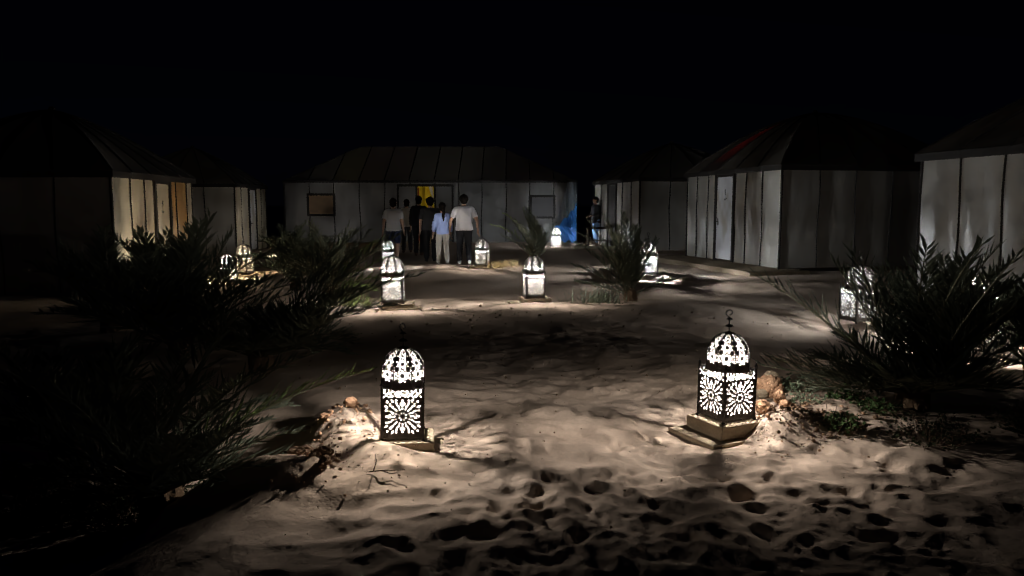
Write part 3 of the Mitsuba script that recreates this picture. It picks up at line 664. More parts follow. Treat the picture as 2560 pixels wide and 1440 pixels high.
# ------------------------------------------------------------------ palms
def leaflet(p, d, side, up, L, w):
    tip = p + d * L; mid = p + d * L * 0.42
    n = np.cross(d, side); n /= np.linalg.norm(n) + 1e-9
    x = np.cross(n, d)
    c = mid - n * w * 0.35
    V = np.array([p, mid + x * w / 2, c, mid - x * w / 2, tip - n * 0.02 * L])
    return V, np.array([[0, 1, 2], [0, 2, 3], [1, 4, 2], [2, 4, 3]])
def frond(base, az, el, L, droop, g, nl=30, ll=0.22, lw=0.020, twist=0.0, ragged=0.25):
    n = 16; t = np.linspace(0, 1, n)
    e = el - droop * t ** 1.4
    a = az + twist * t ** 1.5
    step = L / (n - 1)
    d = np.stack([np.cos(e) * np.sin(a), np.cos(e) * np.cos(a), np.sin(e)], 1)
    pts = np.vstack([[base], np.asarray(base) + np.cumsum(d[:-1] * step, 0)])
    rach = tube(pts, np.linspace(0.013, 0.0025, n) * (0.6 + 0.3 * L), 5)
    leaves = []
    for k in range(nl):
        f = 0.16 + 0.84 * (k + 0.5) / nl
        q = f * (n - 1); i = min(int(q), n - 2); w = q - i
        p = pts[i] * (1 - w) + pts[i + 1] * w; tg = d[i] * (1 - w) + d[i + 1] * w; tg /= np.linalg.norm(tg)
        side = np.cross(tg, [0, 0, 1]); side /= np.linalg.norm(side) + 1e-9; up = np.cross(side, tg)
        prof_ = (0.55 + 0.45 * math.sin(PI * min(1, f * 1.15) ** 0.9)) * (1 if f < 0.8 else 1 - 1.6 * (f - 0.8))
        for sgn in (-1, 1):
            if g.random() < 0.04: continue
            sp_ = math.radians(62 - 26 * f) + g.normal(0, 0.12)
            vv = math.radians(28) + g.normal(0, ragged)
            dd = tg * math.cos(sp_) + math.sin(sp_) * (side * sgn * math.cos(vv) + up * math.sin(vv))
            dd /= np.linalg.norm(dd)
            leaves.append(leaflet(p, dd, side * sgn, up, ll * prof_ * g.uniform(0.8, 1.15), lw * g.uniform(0.8, 1.2)))
    return rach, leaves
def join(leaves):
    V = np.concatenate([l[0] for l in leaves]); F = np.concatenate([l[1] + 5 * i for i, l in enumerate(leaves)])
    return trimesh.Trimesh(V, F, process=False)
def palm(label, x, y, fronds, seed, nl=30, ll=0.22, lw=0.02, mat='m_frond', single_leaves=0, stump=0.16, z=None, name='date_palm', light=()):
    key = thing(name, label, 'palm', 'young date palms in the yard')
    g = np.random.default_rng(seed); z = gz(x, y) if z is None else z
    st = rock(0.11, seed, (1, 1, stump / 0.11), 3, 0.3, 3.0).apply_translation([x, y, z + stump * 0.3])
    put(key, 'trunk', st, 'm_trunk', smooth=50)
    for i, (az, el, L, dr_) in enumerate(fronds):
        b = np.array([x + 0.05 * math.sin(math.radians(az)), y + 0.05 * math.cos(math.radians(az)), z + stump * 0.6])
        r, lv = frond(b, math.radians(az), math.radians(el), L, math.radians(dr_), g, nl, ll, lw, g.normal(0, 0.25 if i > 3 else 0.04))
        fk = put(key, 'frond', r, 'm_rachis', smooth=60)
        m = 'm_frondlit' if i in light else mat
        if i < single_leaves:
            for l in lv: put(fk, 'leaflet', trimesh.Trimesh(l[0], l[1], process=False), m)
        else:
            k = put(fk, 'leaflets', join(lv), m); labels[k] = {'label': 'narrow pointed leaflets along the frond', 'kind': 'stuff'}
    return key
def spray(n, seed, L=(0.9, 1.4), el=(35, 85), dr_=(20, 75), az=(0, 360)):
    g = np.random.default_rng(seed)
    return [(az[0] + (az[1] - az[0]) * (k + g.uniform(0, 0.8)) / n, g.uniform(*el), g.uniform(*L), g.uniform(*dr_)) for k in range(n)]
# azimuth: 0 = away from the camera, 90 = right
palm('big dark palm left of the left foreground lantern, one frond reaching towards it', -2.25, 4.45,
     [(81, 36, 1.5, 26), (50, 46, 1.3, 40), (20, 58, 1.3, 30), (95, 14, 0.8, 40), (130, 24, 0.75, 45)] + spray(18, 41, (0.75, 1.2), (15, 78), (20, 60)), 1, 22, 0.25, 0.025, single_leaves=4, light=(0,))  # first frond painted lighter, as if the lantern lit it
palm('tall dark palm at far left of the foreground, black against the orange tinted tent', -3.2, 7.2,
     spray(28, 42, (0.9, 1.55), (20, 85), (15, 55)), 2, 20, 0.34, 0.032)
palm('dark palm behind the left foreground palm, long fronds leaning to the right', -2.15, 6.4,
     [(58, 48, 1.6, 22), (72, 38, 1.5, 30), (48, 58, 1.45, 25), (88, 35, 1.2, 35)] + spray(12, 43, (0.8, 1.25), (25, 62), (15, 50), (20, 150)) + spray(12, 143, (0.6, 0.9), (10, 40), (15, 50)), 3, 21, 0.31, 0.028, single_leaves=4)
palm('green lit palm left of the tall lantern and the walkers, lamp light painted on some fronds', -2.95, 12.2,
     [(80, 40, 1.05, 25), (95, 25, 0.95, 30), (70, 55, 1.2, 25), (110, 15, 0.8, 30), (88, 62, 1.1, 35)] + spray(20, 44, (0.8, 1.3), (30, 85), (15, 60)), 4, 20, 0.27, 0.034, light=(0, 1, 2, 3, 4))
palm('dark palm between the orange lantern and the green lit palm', -4.0, 14.0, spray(20, 45, (0.8, 1.25), (35, 85), (15, 60)), 5, 20, 0.30, 0.034)
palm('dark palm below the pale door wall of the nearest left tent', -5.3, 11.4, spray(22, 46, (0.9, 1.3), (20, 85), (15, 55)), 6, 20, 0.32, 0.036)
palm('small palm in front of the right window of the long tent', 0.66, 18.9,
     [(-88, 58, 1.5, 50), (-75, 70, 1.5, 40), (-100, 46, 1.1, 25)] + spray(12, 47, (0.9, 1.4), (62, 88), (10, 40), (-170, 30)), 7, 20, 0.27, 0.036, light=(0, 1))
palm('bushy palm in front of the hidden lantern right of the path', 1.90, 12.1,
     [(-85, 36, 1.0, 20), (-92, 18, 0.85, 10), (-75, 55, 1.2, 30), (80, 24, 0.8, 16)] + spray(20, 48, (0.8, 1.4), (54, 88), (10, 40), (-150, 60)), 8, 20, 0.25, 0.032)
palm('big dark palm at right, in front of two lanterns', 2.74, 5.08,
     [(-80, 44, 1.3, 16), (-88, 18, 0.95, 12), (-70, 8, 0.95, 2), (-104, 10, 0.8, 8)] + spray(20, 49, (0.75, 1.15), (48, 84), (10, 40), (0, 170)) + spray(18, 149, (0.5, 0.95), (4, 34), (8, 40)) + [(-25, 66, 1.1, 15), (-66, 66, 1.0, 14)], 9, 19, 0.29, 0.024, single_leaves=4)
palm('dark palm between the big right palm and the photo edge, before the last lantern', 3.9, 6.6, spray(18, 55, (0.7, 1.1), (15, 80), (10, 45)), 15, 19, 0.30, 0.026)
palm('black palm at the right photo edge below the creased tent wall', 4.45, 6.3, spray(22, 50, (0.7, 1.1), (10, 80), (15, 55)), 10, 19, 0.30, 0.026)
palm('low dark palm in the bottom left foreground beside the lit patch of sand', -1.85, 3.85,
     spray(26, 51, (0.4, 0.75), (6, 60), (10, 50)), 11, 18, 0.19, 0.018)
palm('dark palm in front of the far left tent by the hidden far lantern', -6.1, 21.0, spray(16, 52, (0.8, 1.2), (35, 85), (15, 60)), 12, 18, 0.30, 0.045)
palm('black palm low at the left before the unlit tent wall', -4.6, 8.6, spray(20, 53, (0.8, 1.2), (15, 85), (15, 55)), 13, 19, 0.30, 0.03)
palm('black palm in the shade at the lower left photo edge', -3.0, 5.0, spray(20, 54, (0.6, 1.0), (10, 75), (15, 55)), 14, 19, 0.28, 0.025)

# ------------------------------------------------------------------ low plants
def herb(label, x, y, n, r, h, leaf, seed, mat='m_leaf', nm='low_shrub', group=None):
    key = thing(nm, label, 'shrub', group); g = np.random.default_rng(seed); z = gz(x, y)
    st, V, F = [], [], []
    for k in range(n):
        a, d = g.uniform(0, 2 * PI), r * math.sqrt(g.random()); top = np.array([x + d * math.cos(a), y + d * math.sin(a), z + h * g.uniform(0.35, 1) * (1 - 0.5 * (d / r) ** 2)])
        b = np.array([x + 0.3 * d * math.cos(a), y + 0.3 * d * math.sin(a), z - 0.02]); m = (top + b) / 2 + g.normal(0, 0.02, 3)
        st.append(tube([b, m, top], [0.003, 0.0022, 0.0012], 4, False))
        for j in range(9):
            t = g.uniform(0.3, 1.0); p = b + (top - b) * t + g.normal(0, leaf * 0.5, 3)
            u = g.normal(0, 1, 3); u[2] = abs(u[2]) * 0.6; u /= np.linalg.norm(u); w = np.cross(u, g.normal(0, 1, 3)); w /= np.linalg.norm(w)
            s = leaf * g.uniform(0.6, 1.2); o = len(V)
            V += [p, p + u * s * 0.5 + w * s * 0.32, p + u * s, p + u * s * 0.5 - w * s * 0.32, p + u * s * 0.5 - np.cross(u, w) * s * 0.12]
            F += [[o, o + 1, o + 4], [o + 1, o + 2, o + 4], [o + 2, o + 3, o + 4], [o + 3, o, o + 4]]
    put(key, 'stems', cat(*st), 'm_twig'); put(key, 'leaves', trimesh.Trimesh(np.array(V), np.array(F), process=False), mat)
herb('grey green low plant right of the big clod behind the right foreground lantern', 2.08, 5.55, 30, 0.22, 0.13, 0.032, 61, 'm_leafgrey')
herb('bright green low plant at the foot of the big right palm', 2.30, 5.08, 30, 0.16, 0.12, 0.036, 62)
herb('second bright green plant, nearer the camera than the first', 2.40, 4.86, 24, 0.14, 0.10, 0.034, 63)
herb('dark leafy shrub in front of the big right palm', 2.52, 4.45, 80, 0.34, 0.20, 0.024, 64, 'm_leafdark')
herb('small dark plant casting a long shadow right of the rubble', 2.02, 4.55, 26, 0.14, 0.13, 0.030, 65)
herb('dusty plant in the bare patch right of the right foreground lantern', 1.95, 4.95, 22, 0.16, 0.05, 0.026, 66, 'm_leafgrey')
herb('added dark scrub that shades the ground beneath the low left foreground palm', -2.1, 4.05, 110, 0.42, 0.30, 0.04, 67, 'm_leafdark')  # this plant and the next are added to keep lantern light off the ground
herb('added dark weed that keeps the bottom left in shadow', -2.7, 4.0, 110, 0.5, 0.32, 0.04, 68, 'm_leafdark')
herb('dark shrub at right in front of the photo edge palm', 3.35, 4.7, 60, 0.4, 0.2, 0.03, 69, 'm_leafdark')
def grass(nm, label, x, y, n, r, h, seed, mat, cat_):
    key = thing(nm, label, cat_); g = np.random.default_rng(seed); z = gz(x, y); V, F = [], []
    for k in range(n):
        a = g.uniform(0, 2 * PI); lean = g.uniform(0.1, 1.1); b = np.array([x + g.normal(0, r * 0.35), y + g.normal(0, r * 0.35), z - 0.02]); L = h * g.uniform(0.5, 1.1)
        d = np.array([math.cos(a) * math.sin(lean), math.sin(a) * math.sin(lean), math.cos(lean)]); w = np.cross(d, [0.3, 0.2, 1]); w = w / np.linalg.norm(w) * h * 0.03
        o = len(V); V += [b - w, b + w, b + d * L * 0.6 + w * 0.6, b + d * L * 0.6 - w * 0.6, b + d * L + np.array([0, 0, -0.12 * L])]
        F += [[o, o + 1, o + 2], [o, o + 2, o + 3], [o + 3, o + 2, o + 4]]
    put(key, 'blades', trimesh.Trimesh(np.array(V), np.array(F), process=False), mat)
    labels[key + '__blades'] = {'label': 'thin bent blades', 'kind': 'stuff'}
grass('straw_tuft', 'pale dry straw tuft on the mound beside the far right path lantern', -0.24, 17.7, 220, 0.62, 0.24, 71, 'm_straw', 'grass')
grass('grass_tuft', 'dull green grass tuft in front of the bushy palm right of the path', 1.35, 11.5, 150, 0.5, 0.34, 72, 'm_frond', 'grass')
grass('weed_tuft', 'sparse weeds on the lit sand left of the tall path lantern', -2.3, 10.95, 120, 0.5, 0.22, 73, 'm_frondlit', 'grass')

# ------------------------------------------------------------------ clods, stones, rubble, twigs
def clod(label, x, y, r, seed, sq, mat='m_clod', nm='clod', group=None, sub=4, dz=0.3, amp=0.3, cat_='clod'):
    m = rock(r, seed, sq, sub, amp, 1.9).apply_translation([x, y, gz(x, y) + r * sq[2] * dz - 0.03 + 0.02])
    single(nm, m, mat, label, cat_, group, smooth=35)
clod('big cracked brown earth clod behind the right foreground lantern', 1.87, 5.42, 0.092, 23, (0.95, 0.8, 1.05), dz=0.7, amp=0.5)
clod('pale flat stone leaning on the left side of the cracked clod', 1.80, 5.36, 0.042, 8, (1.2, 0.7, 0.8), 'm_stone', 'stone', dz=1.2, sub=3, cat_='stone')
clod('pale angular stone lying on top of the cracked clod', 1.895, 5.44, 0.040, 9, (1.3, 0.9, 0.75), 'm_stone', 'stone', amp=0.5, dz=5.4, sub=3, cat_='stone')
clod('reddish clod touching the right corner of the right foreground lantern plinth', 1.62, 4.80, 0.05, 12, (1.0, 0.8, 0.9), dz=0.9)
clod('small reddish clod right of the one at the plinth corner', 1.76, 4.78, 0.032, 13, (1.1, 0.8, 0.8), dz=1.2)
clod('rust brown clod on the little rise right of the plinth', 1.77, 4.92, 0.042, 14, (0.9, 0.9, 1.1), dz=1.2)
clod('reddish brown clod crowning the bank left of the left foreground lantern', -1.02, 4.70, 0.036, 15, (1.2, 0.8, 0.9), dz=0.9)
clod('crumbly clod at the dark edge of the bank', -1.16, 4.60, 0.03, 16, (1.2, 0.9, 0.7), dz=0.6, amp=0.45)
clod('dark clump on the lower end of the bank', -1.02, 4.02, 0.042, 17, (1.0, 0.9, 0.8), 'm_crumb', dz=0.7, amp=0.5)
clod('long dark clump hanging over the pit rim', -1.18, 4.15, 0.055, 18, (1.5, 0.7, 0.7), 'm_crumb', dz=0.5, amp=0.5)
clod('earth lump below the dark clumps of the bank', -0.98, 3.85, 0.034, 19, (1.0, 1.0, 0.8), 'm_crumb', dz=0.6, amp=0.5)
def rubble(nm, label, spots, seed, mat):
    g = np.random.default_rng(seed); ms = []
    base = [rock(1.0, s + 30, (1, 0.9, 0.8), 1, 0.4, 1.7) for s in range(6)]
    for (cx, cy, rx, ry, n, s0, s1) in spots:
        xs, ys = g.normal(cx, rx, n), g.normal(cy, ry, n)
        zz = levelled(xs, ys)
        for x, y, z in zip(xs, ys, zz):
            s = s0 * (s1 / s0) ** g.random() ** 2.2
            m = base[g.integers(6)].copy(); m.apply_scale(s)
            ms.append(move(m, x, y, z + s * 0.15 + 0.003, g.uniform(0, 6)))
    single(nm, cat(*ms), mat, label, None, kind='stuff')
rubble('rubble', 'scattered earth crumbs on the bank and beside the plinth',
       [(-1.08, 4.62, 0.13, 0.16, 110, 0.004, 0.017), (-1.03, 4.02, 0.10, 0.16, 40, 0.003, 0.010), (1.9, 4.75, 0.22, 0.16, 200, 0.003, 0.016), (1.78, 4.45, 0.22, 0.13, 90, 0.003, 0.011)], 81, 'm_clod')
rubble('debris', 'dark bits of dung and bark strewn on the sand',
       [(-1.03, 4.02, 0.08, 0.14, 90, 0.004, 0.018), (1.86, 4.62, 0.20, 0.12, 160, 0.005, 0.02), (-0.8, 4.2, 0.25, 0.25, 60, 0.003, 0.008), (0.6, 4.2, 1.2, 0.8, 90, 0.003, 0.008), (0.2, 7.2, 1.8, 1.2, 160, 0.005, 0.016), (0.2, 10.0, 1.6, 0.5, 120, 0.006, 0.024)], 82, 'm_crumb')
def twig(label, x, y, pts, seed, r=0.0035, nm='twig'):
    z = gz(x, y)
    ms = [tube([[x + a, y + b, z + c] for a, b, c in q], np.linspace(r, r * 0.5, len(q)), 5) for q in pts]
    single(nm, cat(*ms), 'm_twig', label, 'twig')
twig('forked dry twig lying on the pale sand below the left foreground lantern', -0.68, 3.84,
     [[(-.06, 0, .02), (.0, -.01, .03), (.06, .005, .025), (.12, .0, .03)], [(-.045, 0, .02), (-.03, .01, .07), (-.035, .02, .11)], [(0, -.01, .03), (.05, -.03, .02), (.09, -.03, .025)], [(-.06, 0, .02), (-.08, -.015, .018)]], 1)
twig('branched twig on the lit patch at the bottom left', -1.55, 4.08,
     [[(-.09, 0, .02), (.0, -.01, .035), (.07, .02, .03), (.13, .05, .03)], [(0, -.01, .035), (.04, -.03, .02)], [(-.05, 0, .03), (-.02, .03, .05)]], 2, 0.004)
twig('thin upright dead stalk behind the rubble', 2.12, 5.1, [[(0, 0, -.02), (.0, .0, .06), (-.004, .0, .13)]], 3)
twig('pair of short stalks by the dark plant', 2.0, 4.72, [[(0, 0, -.02), (.0, .0, .07)], [(.06, 0, -.02), (.065, .0, .06)]], 4)

# bench and pale log before the far right tent
bk = thing('bench', 'low dark wooden bench in front of the person in jeans', 'bench')
put(bk, 'seat', bar((2.66, 27.3, 0.64), (3.75, 27.3, 0.64), 0.34, 0.06), 'm_wood')
for dx, dy in ((2.72, 27.18), (2.72, 27.42), (3.68, 27.18), (3.68, 27.42)): put(bk, 'leg', bar((dx, dy, -0.15), (dx, dy, 0.61), 0.06, 0.06, (0, 1, 0)), 'm_wood')
put(bk, 'stretcher', bar((2.72, 27.3, 0.2), (3.68, 27.3, 0.2), 0.04, 0.05), 'm_wood')
single('log', tube([[2.1, 25.85, -0.02], [2.6, 25.9, 0.0], [3.0, 25.93, 0.0], [3.5, 26.0, -0.01]], [0.09, 0.085, 0.08, 0.075], 9), 'm_pole', 'pale pole lying on the sand in front of the bench', 'log', smooth=40)

# ------------------------------------------------------------------ people
def hullchain(spec):
    out = []
    for a, ra, b, rb in spec:
        sa = m3.Manifold.sphere(ra, 12).translate(list(map(float, a))); sb = m3.Manifold.sphere(rb, 12).translate(list(map(float, b)))
        out.append(m3.Manifold.batch_hull([sa, sb]))
    return out
def flesh(parts, size=0.022, it=6):
    m = m3.Manifold.batch_boolean(parts, m3.OpType.Add).refine_to_length(size)
    t = tm(m); t.merge_vertices(); trimesh.smoothing.filter_taubin(t, 0.5, 0.53, it); return t
def person(label, x, y, heading, H, top, topmat, sleeve, legs, legmat, stride=0.12, arms=((0.10, 0.05), (0.10, -0.05)), hair='short', slim=1.0, shoes='m_clothblack', group=None, lean=0.03, elbow=None):
    key = thing('person', label, 'person', group); s = H / 1.75; z = gz(x, y)
    w = slim; V = lambda *q: np.array(q, float)
    pel, wai, che, nek = V(0, 0, 0.93), V(0, lean * 0.4, 1.10), V(0, lean, 1.32), V(0, lean * 1.2, 1.49)
    hd = V(0, lean * 1.6 + 0.01, 1.635)
    hipL, hipR = V(-0.095, 0, 0.90), V(0.095, 0, 0.90)
    kn = [V(-0.105, stride * 0.7 + 0.02, 0.50), V(0.105, -stride * 0.2 + 0.03, 0.50)]
    an = [V(-0.11, stride * 0.9, 0.085), V(0.11, -stride * 1.3, 0.11)]
    toe = [a + V(0.015 * sg, 0.15, -0.05) for a, sg in zip(an, (-1, 1))]; heel = [a + V(0, -0.045, -0.045) for a in an]
    shd = [V(-0.178 * w, lean, 1.395), V(0.178 * w, lean, 1.395)]
    elb, wri = [], []
    for k, sg in enumerate((-1, 1)):
        o, f = arms[k]
        e = shd[k] + V(sg * o * 0.55, f * 0.6 - 0.02, -0.285)
        if elbow and elbow[k] is not None: wv = e + np.array(elbow[k])
        else: wv = e + V(sg * 0.02, f + 0.05, -0.25)
        elb.append(e); wri.append(wv)
    P = hullchain([(nek - V(0, 0.01, 0.06), 0.062, shd[0] + V(0.03, 0, 0.015), 0.05), (nek - V(0, 0.01, 0.06), 0.062, shd[1] + V(-0.03, 0, 0.015), 0.05), (pel, 0.125 * w, wai, 0.115 * w), (wai, 0.115 * w, che, 0.125 * w), (V(-0.06, lean, 1.33), 0.115 * w, V(0.06, lean, 1.33), 0.115 * w), (shd[0], 0.062, shd[1], 0.062),
                   (nek - V(0, 0, 0.08), 0.062, hd - V(0, 0, 0.05), 0.052), (V(-0.055, 0, 0.93), 0.115 * w, V(0.055, 0, 0.93), 0.115 * w)])
    # head: skull, face, jaw, nose, ears
    P += hullchain([(hd + V(0, -0.018, 0.025), 0.088, hd + V(0, 0.022, 0.012), 0.080), (hd + V(0, 0.03, 0.0), 0.068, hd + V(0, 0.055, -0.072), 0.036), (hd + V(0, 0.093, -0.005), 0.011, hd + V(0, 0.108, -0.03), 0.014),
                    (hd + V(-0.03, 0.088, 0.022), 0.012, hd + V(0.03, 0.088, 0.022), 0.012), (hd + V(-0.02, 0.088, -0.058), 0.010, hd + V(0.02, 0.088, -0.058), 0.010)])
    for sg in (-1, 1): P += hullchain([(hd + V(sg * 0.085, 0.0, 0.012), 0.014, hd + V(sg * 0.083, 0.0, -0.024), 0.011)])
    for k, sg in enumerate((-1, 1)):
        P += hullchain([((hipL, hipR)[k], 0.092 * w, kn[k], 0.058), (kn[k], 0.057, an[k] + (kn[k] - an[k]) * 0.62 + V(0, -0.015, 0), 0.056), (an[k] + (kn[k] - an[k]) * 0.62 + V(0, -0.015, 0), 0.056, an[k], 0.038), (heel[k], 0.034, toe[k], 0.028), (an[k], 0.036, heel[k], 0.034),
                        (shd[k], 0.056, elb[k], 0.042), (elb[k], 0.041, wri[k], 0.027)])
        fw = wri[k] - elb[k]; fw /= np.linalg.norm(fw); sd = V(0, 1, 0) - fw * fw[1]; sd /= np.linalg.norm(sd); inn = np.cross(fw, sd) * sg
        pk = wri[k] + fw * 0.085
        P += hullchain([(wri[k] + sd * 0.012, 0.022, pk + sd * 0.026, 0.015), (wri[k] - sd * 0.012, 0.022, pk - sd * 0.026, 0.014)])
        P.append(m3.Manifold.batch_hull([m3.Manifold.sphere(0.015, 10).translate((wri[k] + q).tolist()) for q in (sd * 0.02, -sd * 0.02, fw * 0.085 + sd * 0.028, fw * 0.085 - sd * 0.028)]))
        for j, (off, ln) in enumerate(((0.030, 0.072), (0.010, 0.080), (-0.010, 0.074), (-0.029, 0.058))):
            a = pk + sd * off; b = a + fw * ln * 0.5 + inn * 0.006; c = b + fw * ln * 0.42 + inn * (0.02 + 0.004 * j)
            P += hullchain([(a, 0.0098, b, 0.009), (b, 0.009, c, 0.0075)])
        a = wri[k] + fw * 0.03 + sd * 0.028; b = a + fw * 0.035 + sd * 0.026 + inn * 0.01; c = b + fw * 0.034 + sd * 0.004 + inn * 0.012
        P += hullchain([(a, 0.013, b, 0.011), (b, 0.011, c, 0.009)])
    tw = T().translate([x, y, z - 0.005]).rotate([0, 0, 1], heading).scale(s)
    put(key, 'body', flesh(P, 0.024, 4), 'm_skin', smooth=True, tw=tw)
    # eyes
    put(key, 'eyes', cat(*[trimesh.creation.icosphere(1, 0.011).apply_translation(hd + V(sg * 0.032, 0.083, 0.004)) for sg in (-1, 1)]), 'm_clothwhite', tw=tw)
    # top
    e = 0.022
    hem = 0.86 if top == 'shirt' else 0.80
    Q = hullchain([(V(-0.07, 0.0, hem + 0.05), 0.125 * w + e, V(0.07, 0.0, hem + 0.05), 0.125 * w + e), (V(0, 0, hem + 0.05), 0.13 * w + e, wai, 0.118 * w + e), (V(-0.045, wai[1], 1.10), 0.105 * w + e, V(0.045, wai[1], 1.10), 0.105 * w + e),
                   (wai, 0.118 * w + e, che, 0.128 * w + e), (V(-0.065, lean, 1.33), 0.115 * w + e, V(0.065, lean, 1.33), 0.115 * w + e), (shd[0] * 0.95 + V(0, 0, 0.06), 0.062 + e * 0.7, shd[1] * 0.95 + V(0, 0, 0.06), 0.062 + e * 0.7) if False else (shd[0], 0.062 + e * 0.8, shd[1], 0.062 + e * 0.8),
                   (V(0, lean, 1.40), 0.09, nek - V(0, 0, 0.03), 0.066)])
    Q += hullchain([(nek - V(0, 0.01, 0.065), 0.076, shd[k_] + V(0, 0, 0.0), 0.068) for k_ in (0, 1)])
    Q += hullchain([(V(-0.06, 0, hem + 0.05), 0.12 * w + e, V(-0.05, lean, 1.3), 0.12 * w + e), (V(0.06, 0, hem + 0.05), 0.12 * w + e, V(0.05, lean, 1.3), 0.12 * w + e)])
    for k in range(2):
        q = shd[k] + (elb[k] - shd[k]) * min(1, sleeve)
        Q += hullchain([(shd[k], 0.062 + e * 0.8, q, 0.055 + e)])
        if sleeve > 1: Q += hullchain([(elb[k], 0.045 + e, elb[k] + (wri[k] - elb[k]) * (sleeve - 1), 0.036 + e)])
    m = m3.Manifold.batch_boolean(Q, m3.OpType.Add)
    m = m.trim_by_plane([0, 0, 1], hem).trim_by_plane([0, 0, -1], -1.475)
    if sleeve <= 1:
        for k, sg in enumerate((-1, 1)):
            d = (elb[k] - shd[k]) / np.linalg.norm(elb[k] - shd[k])
            cut = m3.Manifold.cube([0.5, 0.5, 0.4], True)
            q = shd[k] + (elb[k] - shd[k]) * sleeve + d * 0.2
            tl = np.array([[1, 0, 0.0], [0, 1, 0.0]])
            ax = np.cross([0, 0, 1], d); an_ = math.acos(np.clip(d[2], -1, 1))
            Mx = trimesh.transformations.rotation_matrix(an_, ax)[:3, :3] if np.linalg.norm(ax) > 1e-6 else np.eye(3)
            box_ = m3.Manifold.cube([0.16, 0.22, 0.34], True).transform(np.hstack([Mx, (q + d * -0.03)[:, None]]).tolist())
            mid = m3.Manifold.cube([0.26 * w, 0.6, 3], True)
            m = m - (box_ - mid)
    m = m.refine_to_length(0.025); t = tm(m); t.merge_vertices(); trimesh.smoothing.filter_taubin(t, 0.5, 0.53, 5)
    vv = np.array(t.vertices); nn = np.array(t.vertex_normals)
    wr = (meshkit.fbm(vv * np.array([9, 9, 5]) + x * 3, 3, 4) - 0.5) * 0.028
    t.vertices = vv + nn * wr[:, None]
    put(key, {'shirt': 'shirt', 'jacket': 'jacket'}[top], t, topmat, smooth=True, tw=tw)
    # trousers or shorts
    e = 0.02
    Q = hullchain([(V(-0.06, 0, 0.93), 0.118 * w + e * .6, V(0.06, 0, 0.93), 0.118 * w + e * .6)])
    for k in range(2):
        end = an[k] + (kn[k] - an[k]) * 0.06
        Q += hullchain([((hipL, hipR)[k], 0.095 * w + e, kn[k], 0.062 + e)])
        if legs == 'long': Q += hullchain([(kn[k], 0.062 + e, end, 0.046 + e * 1.2)])
    m = m3.Manifold.batch_boolean(Q, m3.OpType.Add).trim_by_plane([0, 0, -1], -1.0)
    m = m.trim_by_plane([0, 0, 1], 0.085 if legs == 'long' else 0.52).refine_to_length(0.025); t = tm(m); t.merge_vertices(); trimesh.smoothing.filter_taubin(t, 0.5, 0.53, 5)
    vv = np.array(t.vertices); t.vertices = vv + np.array(t.vertex_normals) * ((meshkit.fbm(vv * 9 + y, 3, 6) - 0.5) * 0.018)[:, None]
    put(key, 'trousers' if legs == 'long' else 'shorts', t, legmat, smooth=True, tw=tw)
    for k in range(2):
        sh = flesh(hullchain([(heel[k] + V(0, -0.005, 0.0), 0.044, toe[k] + V(0, 0.01, 0.0), 0.038), (heel[k], 0.042, an[k] + V(0, -0.01, -0.01), 0.046)]), 0.02, 3)
        put(key, 'shoe', sh, shoes, smooth=True, tw=tw)
    Q = hullchain([(hd + V(0, -0.035, 0.035), 0.104, hd + V(0, 0.015, 0.05), 0.092), (hd + V(0, -0.05, -0.05), 0.070, hd + V(0, -0.04, 0.02), 0.102), (hd + V(-0.035, -0.045, -0.05), 0.055, hd + V(0.035, -0.045, -0.05), 0.055)])
    if hair == 'pony':
        q = [hd + V(0.01, -0.10, 0.05), hd + V(0.015, -0.15, -0.02), hd + V(0.02, -0.165, -0.14), hd + V(0.02, -0.15, -0.30), hd + V(0.015, -0.135, -0.42)]
        rr = [0.035, 0.042, 0.045, 0.036, 0.012]
        Q += hullchain([(q[i], rr[i], q[i + 1], rr[i + 1]) for i in range(4)])
    if hair == 'bushy': Q += hullchain([(hd + V(-0.04, -0.04, 0.03), 0.085, hd + V(0.04, -0.04, 0.03), 0.085), (hd + V(0, -0.01, 0.07), 0.08, hd + V(0, -0.05, 0.05), 0.085)])
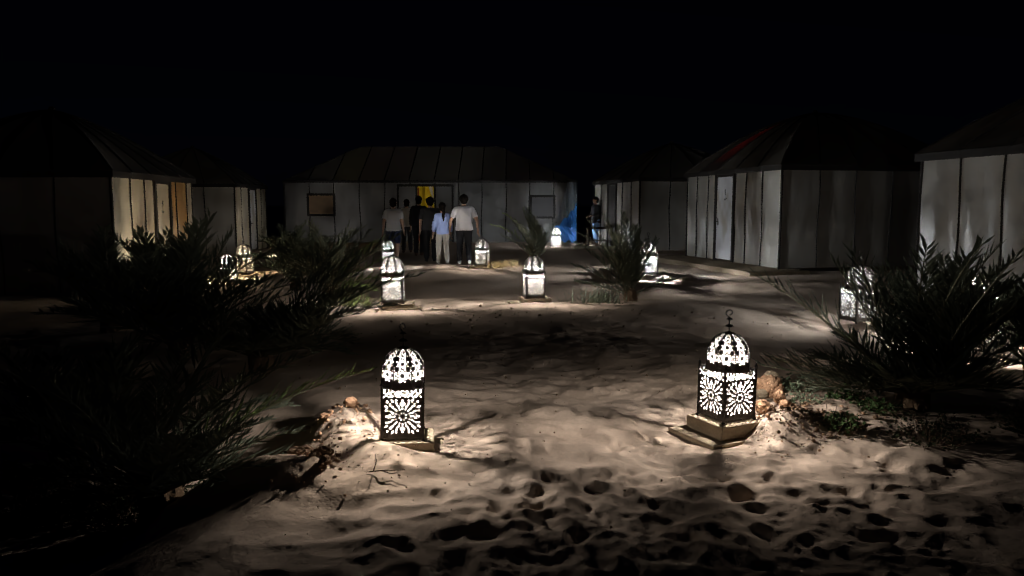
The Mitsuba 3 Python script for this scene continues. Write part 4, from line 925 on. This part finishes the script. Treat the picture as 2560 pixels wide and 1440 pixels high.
    t = flesh(Q, 0.02, 3); vv = np.array(t.vertices); t.vertices = vv + np.array(t.vertex_normals) * ((meshkit.fbm(vv * 28, 2, 3) - 0.5) * 0.022)[:, None]
    put(key, 'hair', t, 'm_hair', smooth=True, tw=tw)
    return key
GP = 'people walking up the path to the long tent'
person('person in white t-shirt and black trousers at the right of the walking group', -1.22, 19.4, 8, 1.76, 'shirt', 'm_clothwhite', 0.72, 'long', 'm_clothblack', 0.16, ((0.26, 0.10), (0.24, -0.08)), 'bushy', 1.08, 'm_clothshoe', GP)
person('person with long ponytail, light blue shirt and pale trousers', -1.78, 19.5, 12, 1.56, 'shirt', 'm_clothblue', 1.55, 'long', 'm_clothcream', 0.10, ((0.16, 0.02), (0.15, 0.03)), 'pony', 0.84, 'm_clothshoe', GP)
person('tall dark clothed person in front of the lit doorway', -2.30, 21.4, 3, 1.80, 'shirt', 'm_clothdark', 0.8, 'long', 'm_clothblack', 0.10, ((0.12, 0.05), (0.12, -0.05)), 'bushy', 1.1, 'm_clothblack', GP)
person('dark clothed person between the grey t-shirt and the lit doorway', -2.84, 23.2, -4, 1.80, 'shirt', 'm_clothblack', 1.7, 'long', 'm_clothblack', 0.12, ((0.10, 0.0), (0.12, 0.04)), 'short', 0.98, 'm_clothbrown', GP)
person('person in grey white t-shirt and navy shorts at the left of the walking group', -3.32, 21.3, 3, 1.76, 'shirt', 'm_clothgrey', 0.7, 'short', 'm_clothnavy', 0.16, ((0.14, -0.04), (0.12, 0.06)), 'short', 1.03, 'm_clothdark', GP)
person('person in pale top mostly hidden right of the grey t-shirt', -3.30, 23.9, 10, 1.66, 'shirt', 'm_clothcream', 0.8, 'long', 'm_clothdark', 0.12, ((0.10, 0.0), (0.10, 0.04)), 'short', 0.9, 'm_clothbrown', GP)
person('person in black jacket and light blue jeans standing before the far right tent', 3.12, 28.3, 115, 1.76, 'jacket', 'm_clothblack', 1.85, 'long', 'm_clothjean', 0.05, ((0.06, 0.03), (0.06, 0.03)), 'short', 1.0, 'm_clothbrown', None, 0.02, ((0.07, 0.20, -0.04), (-0.07, 0.20, -0.06)))
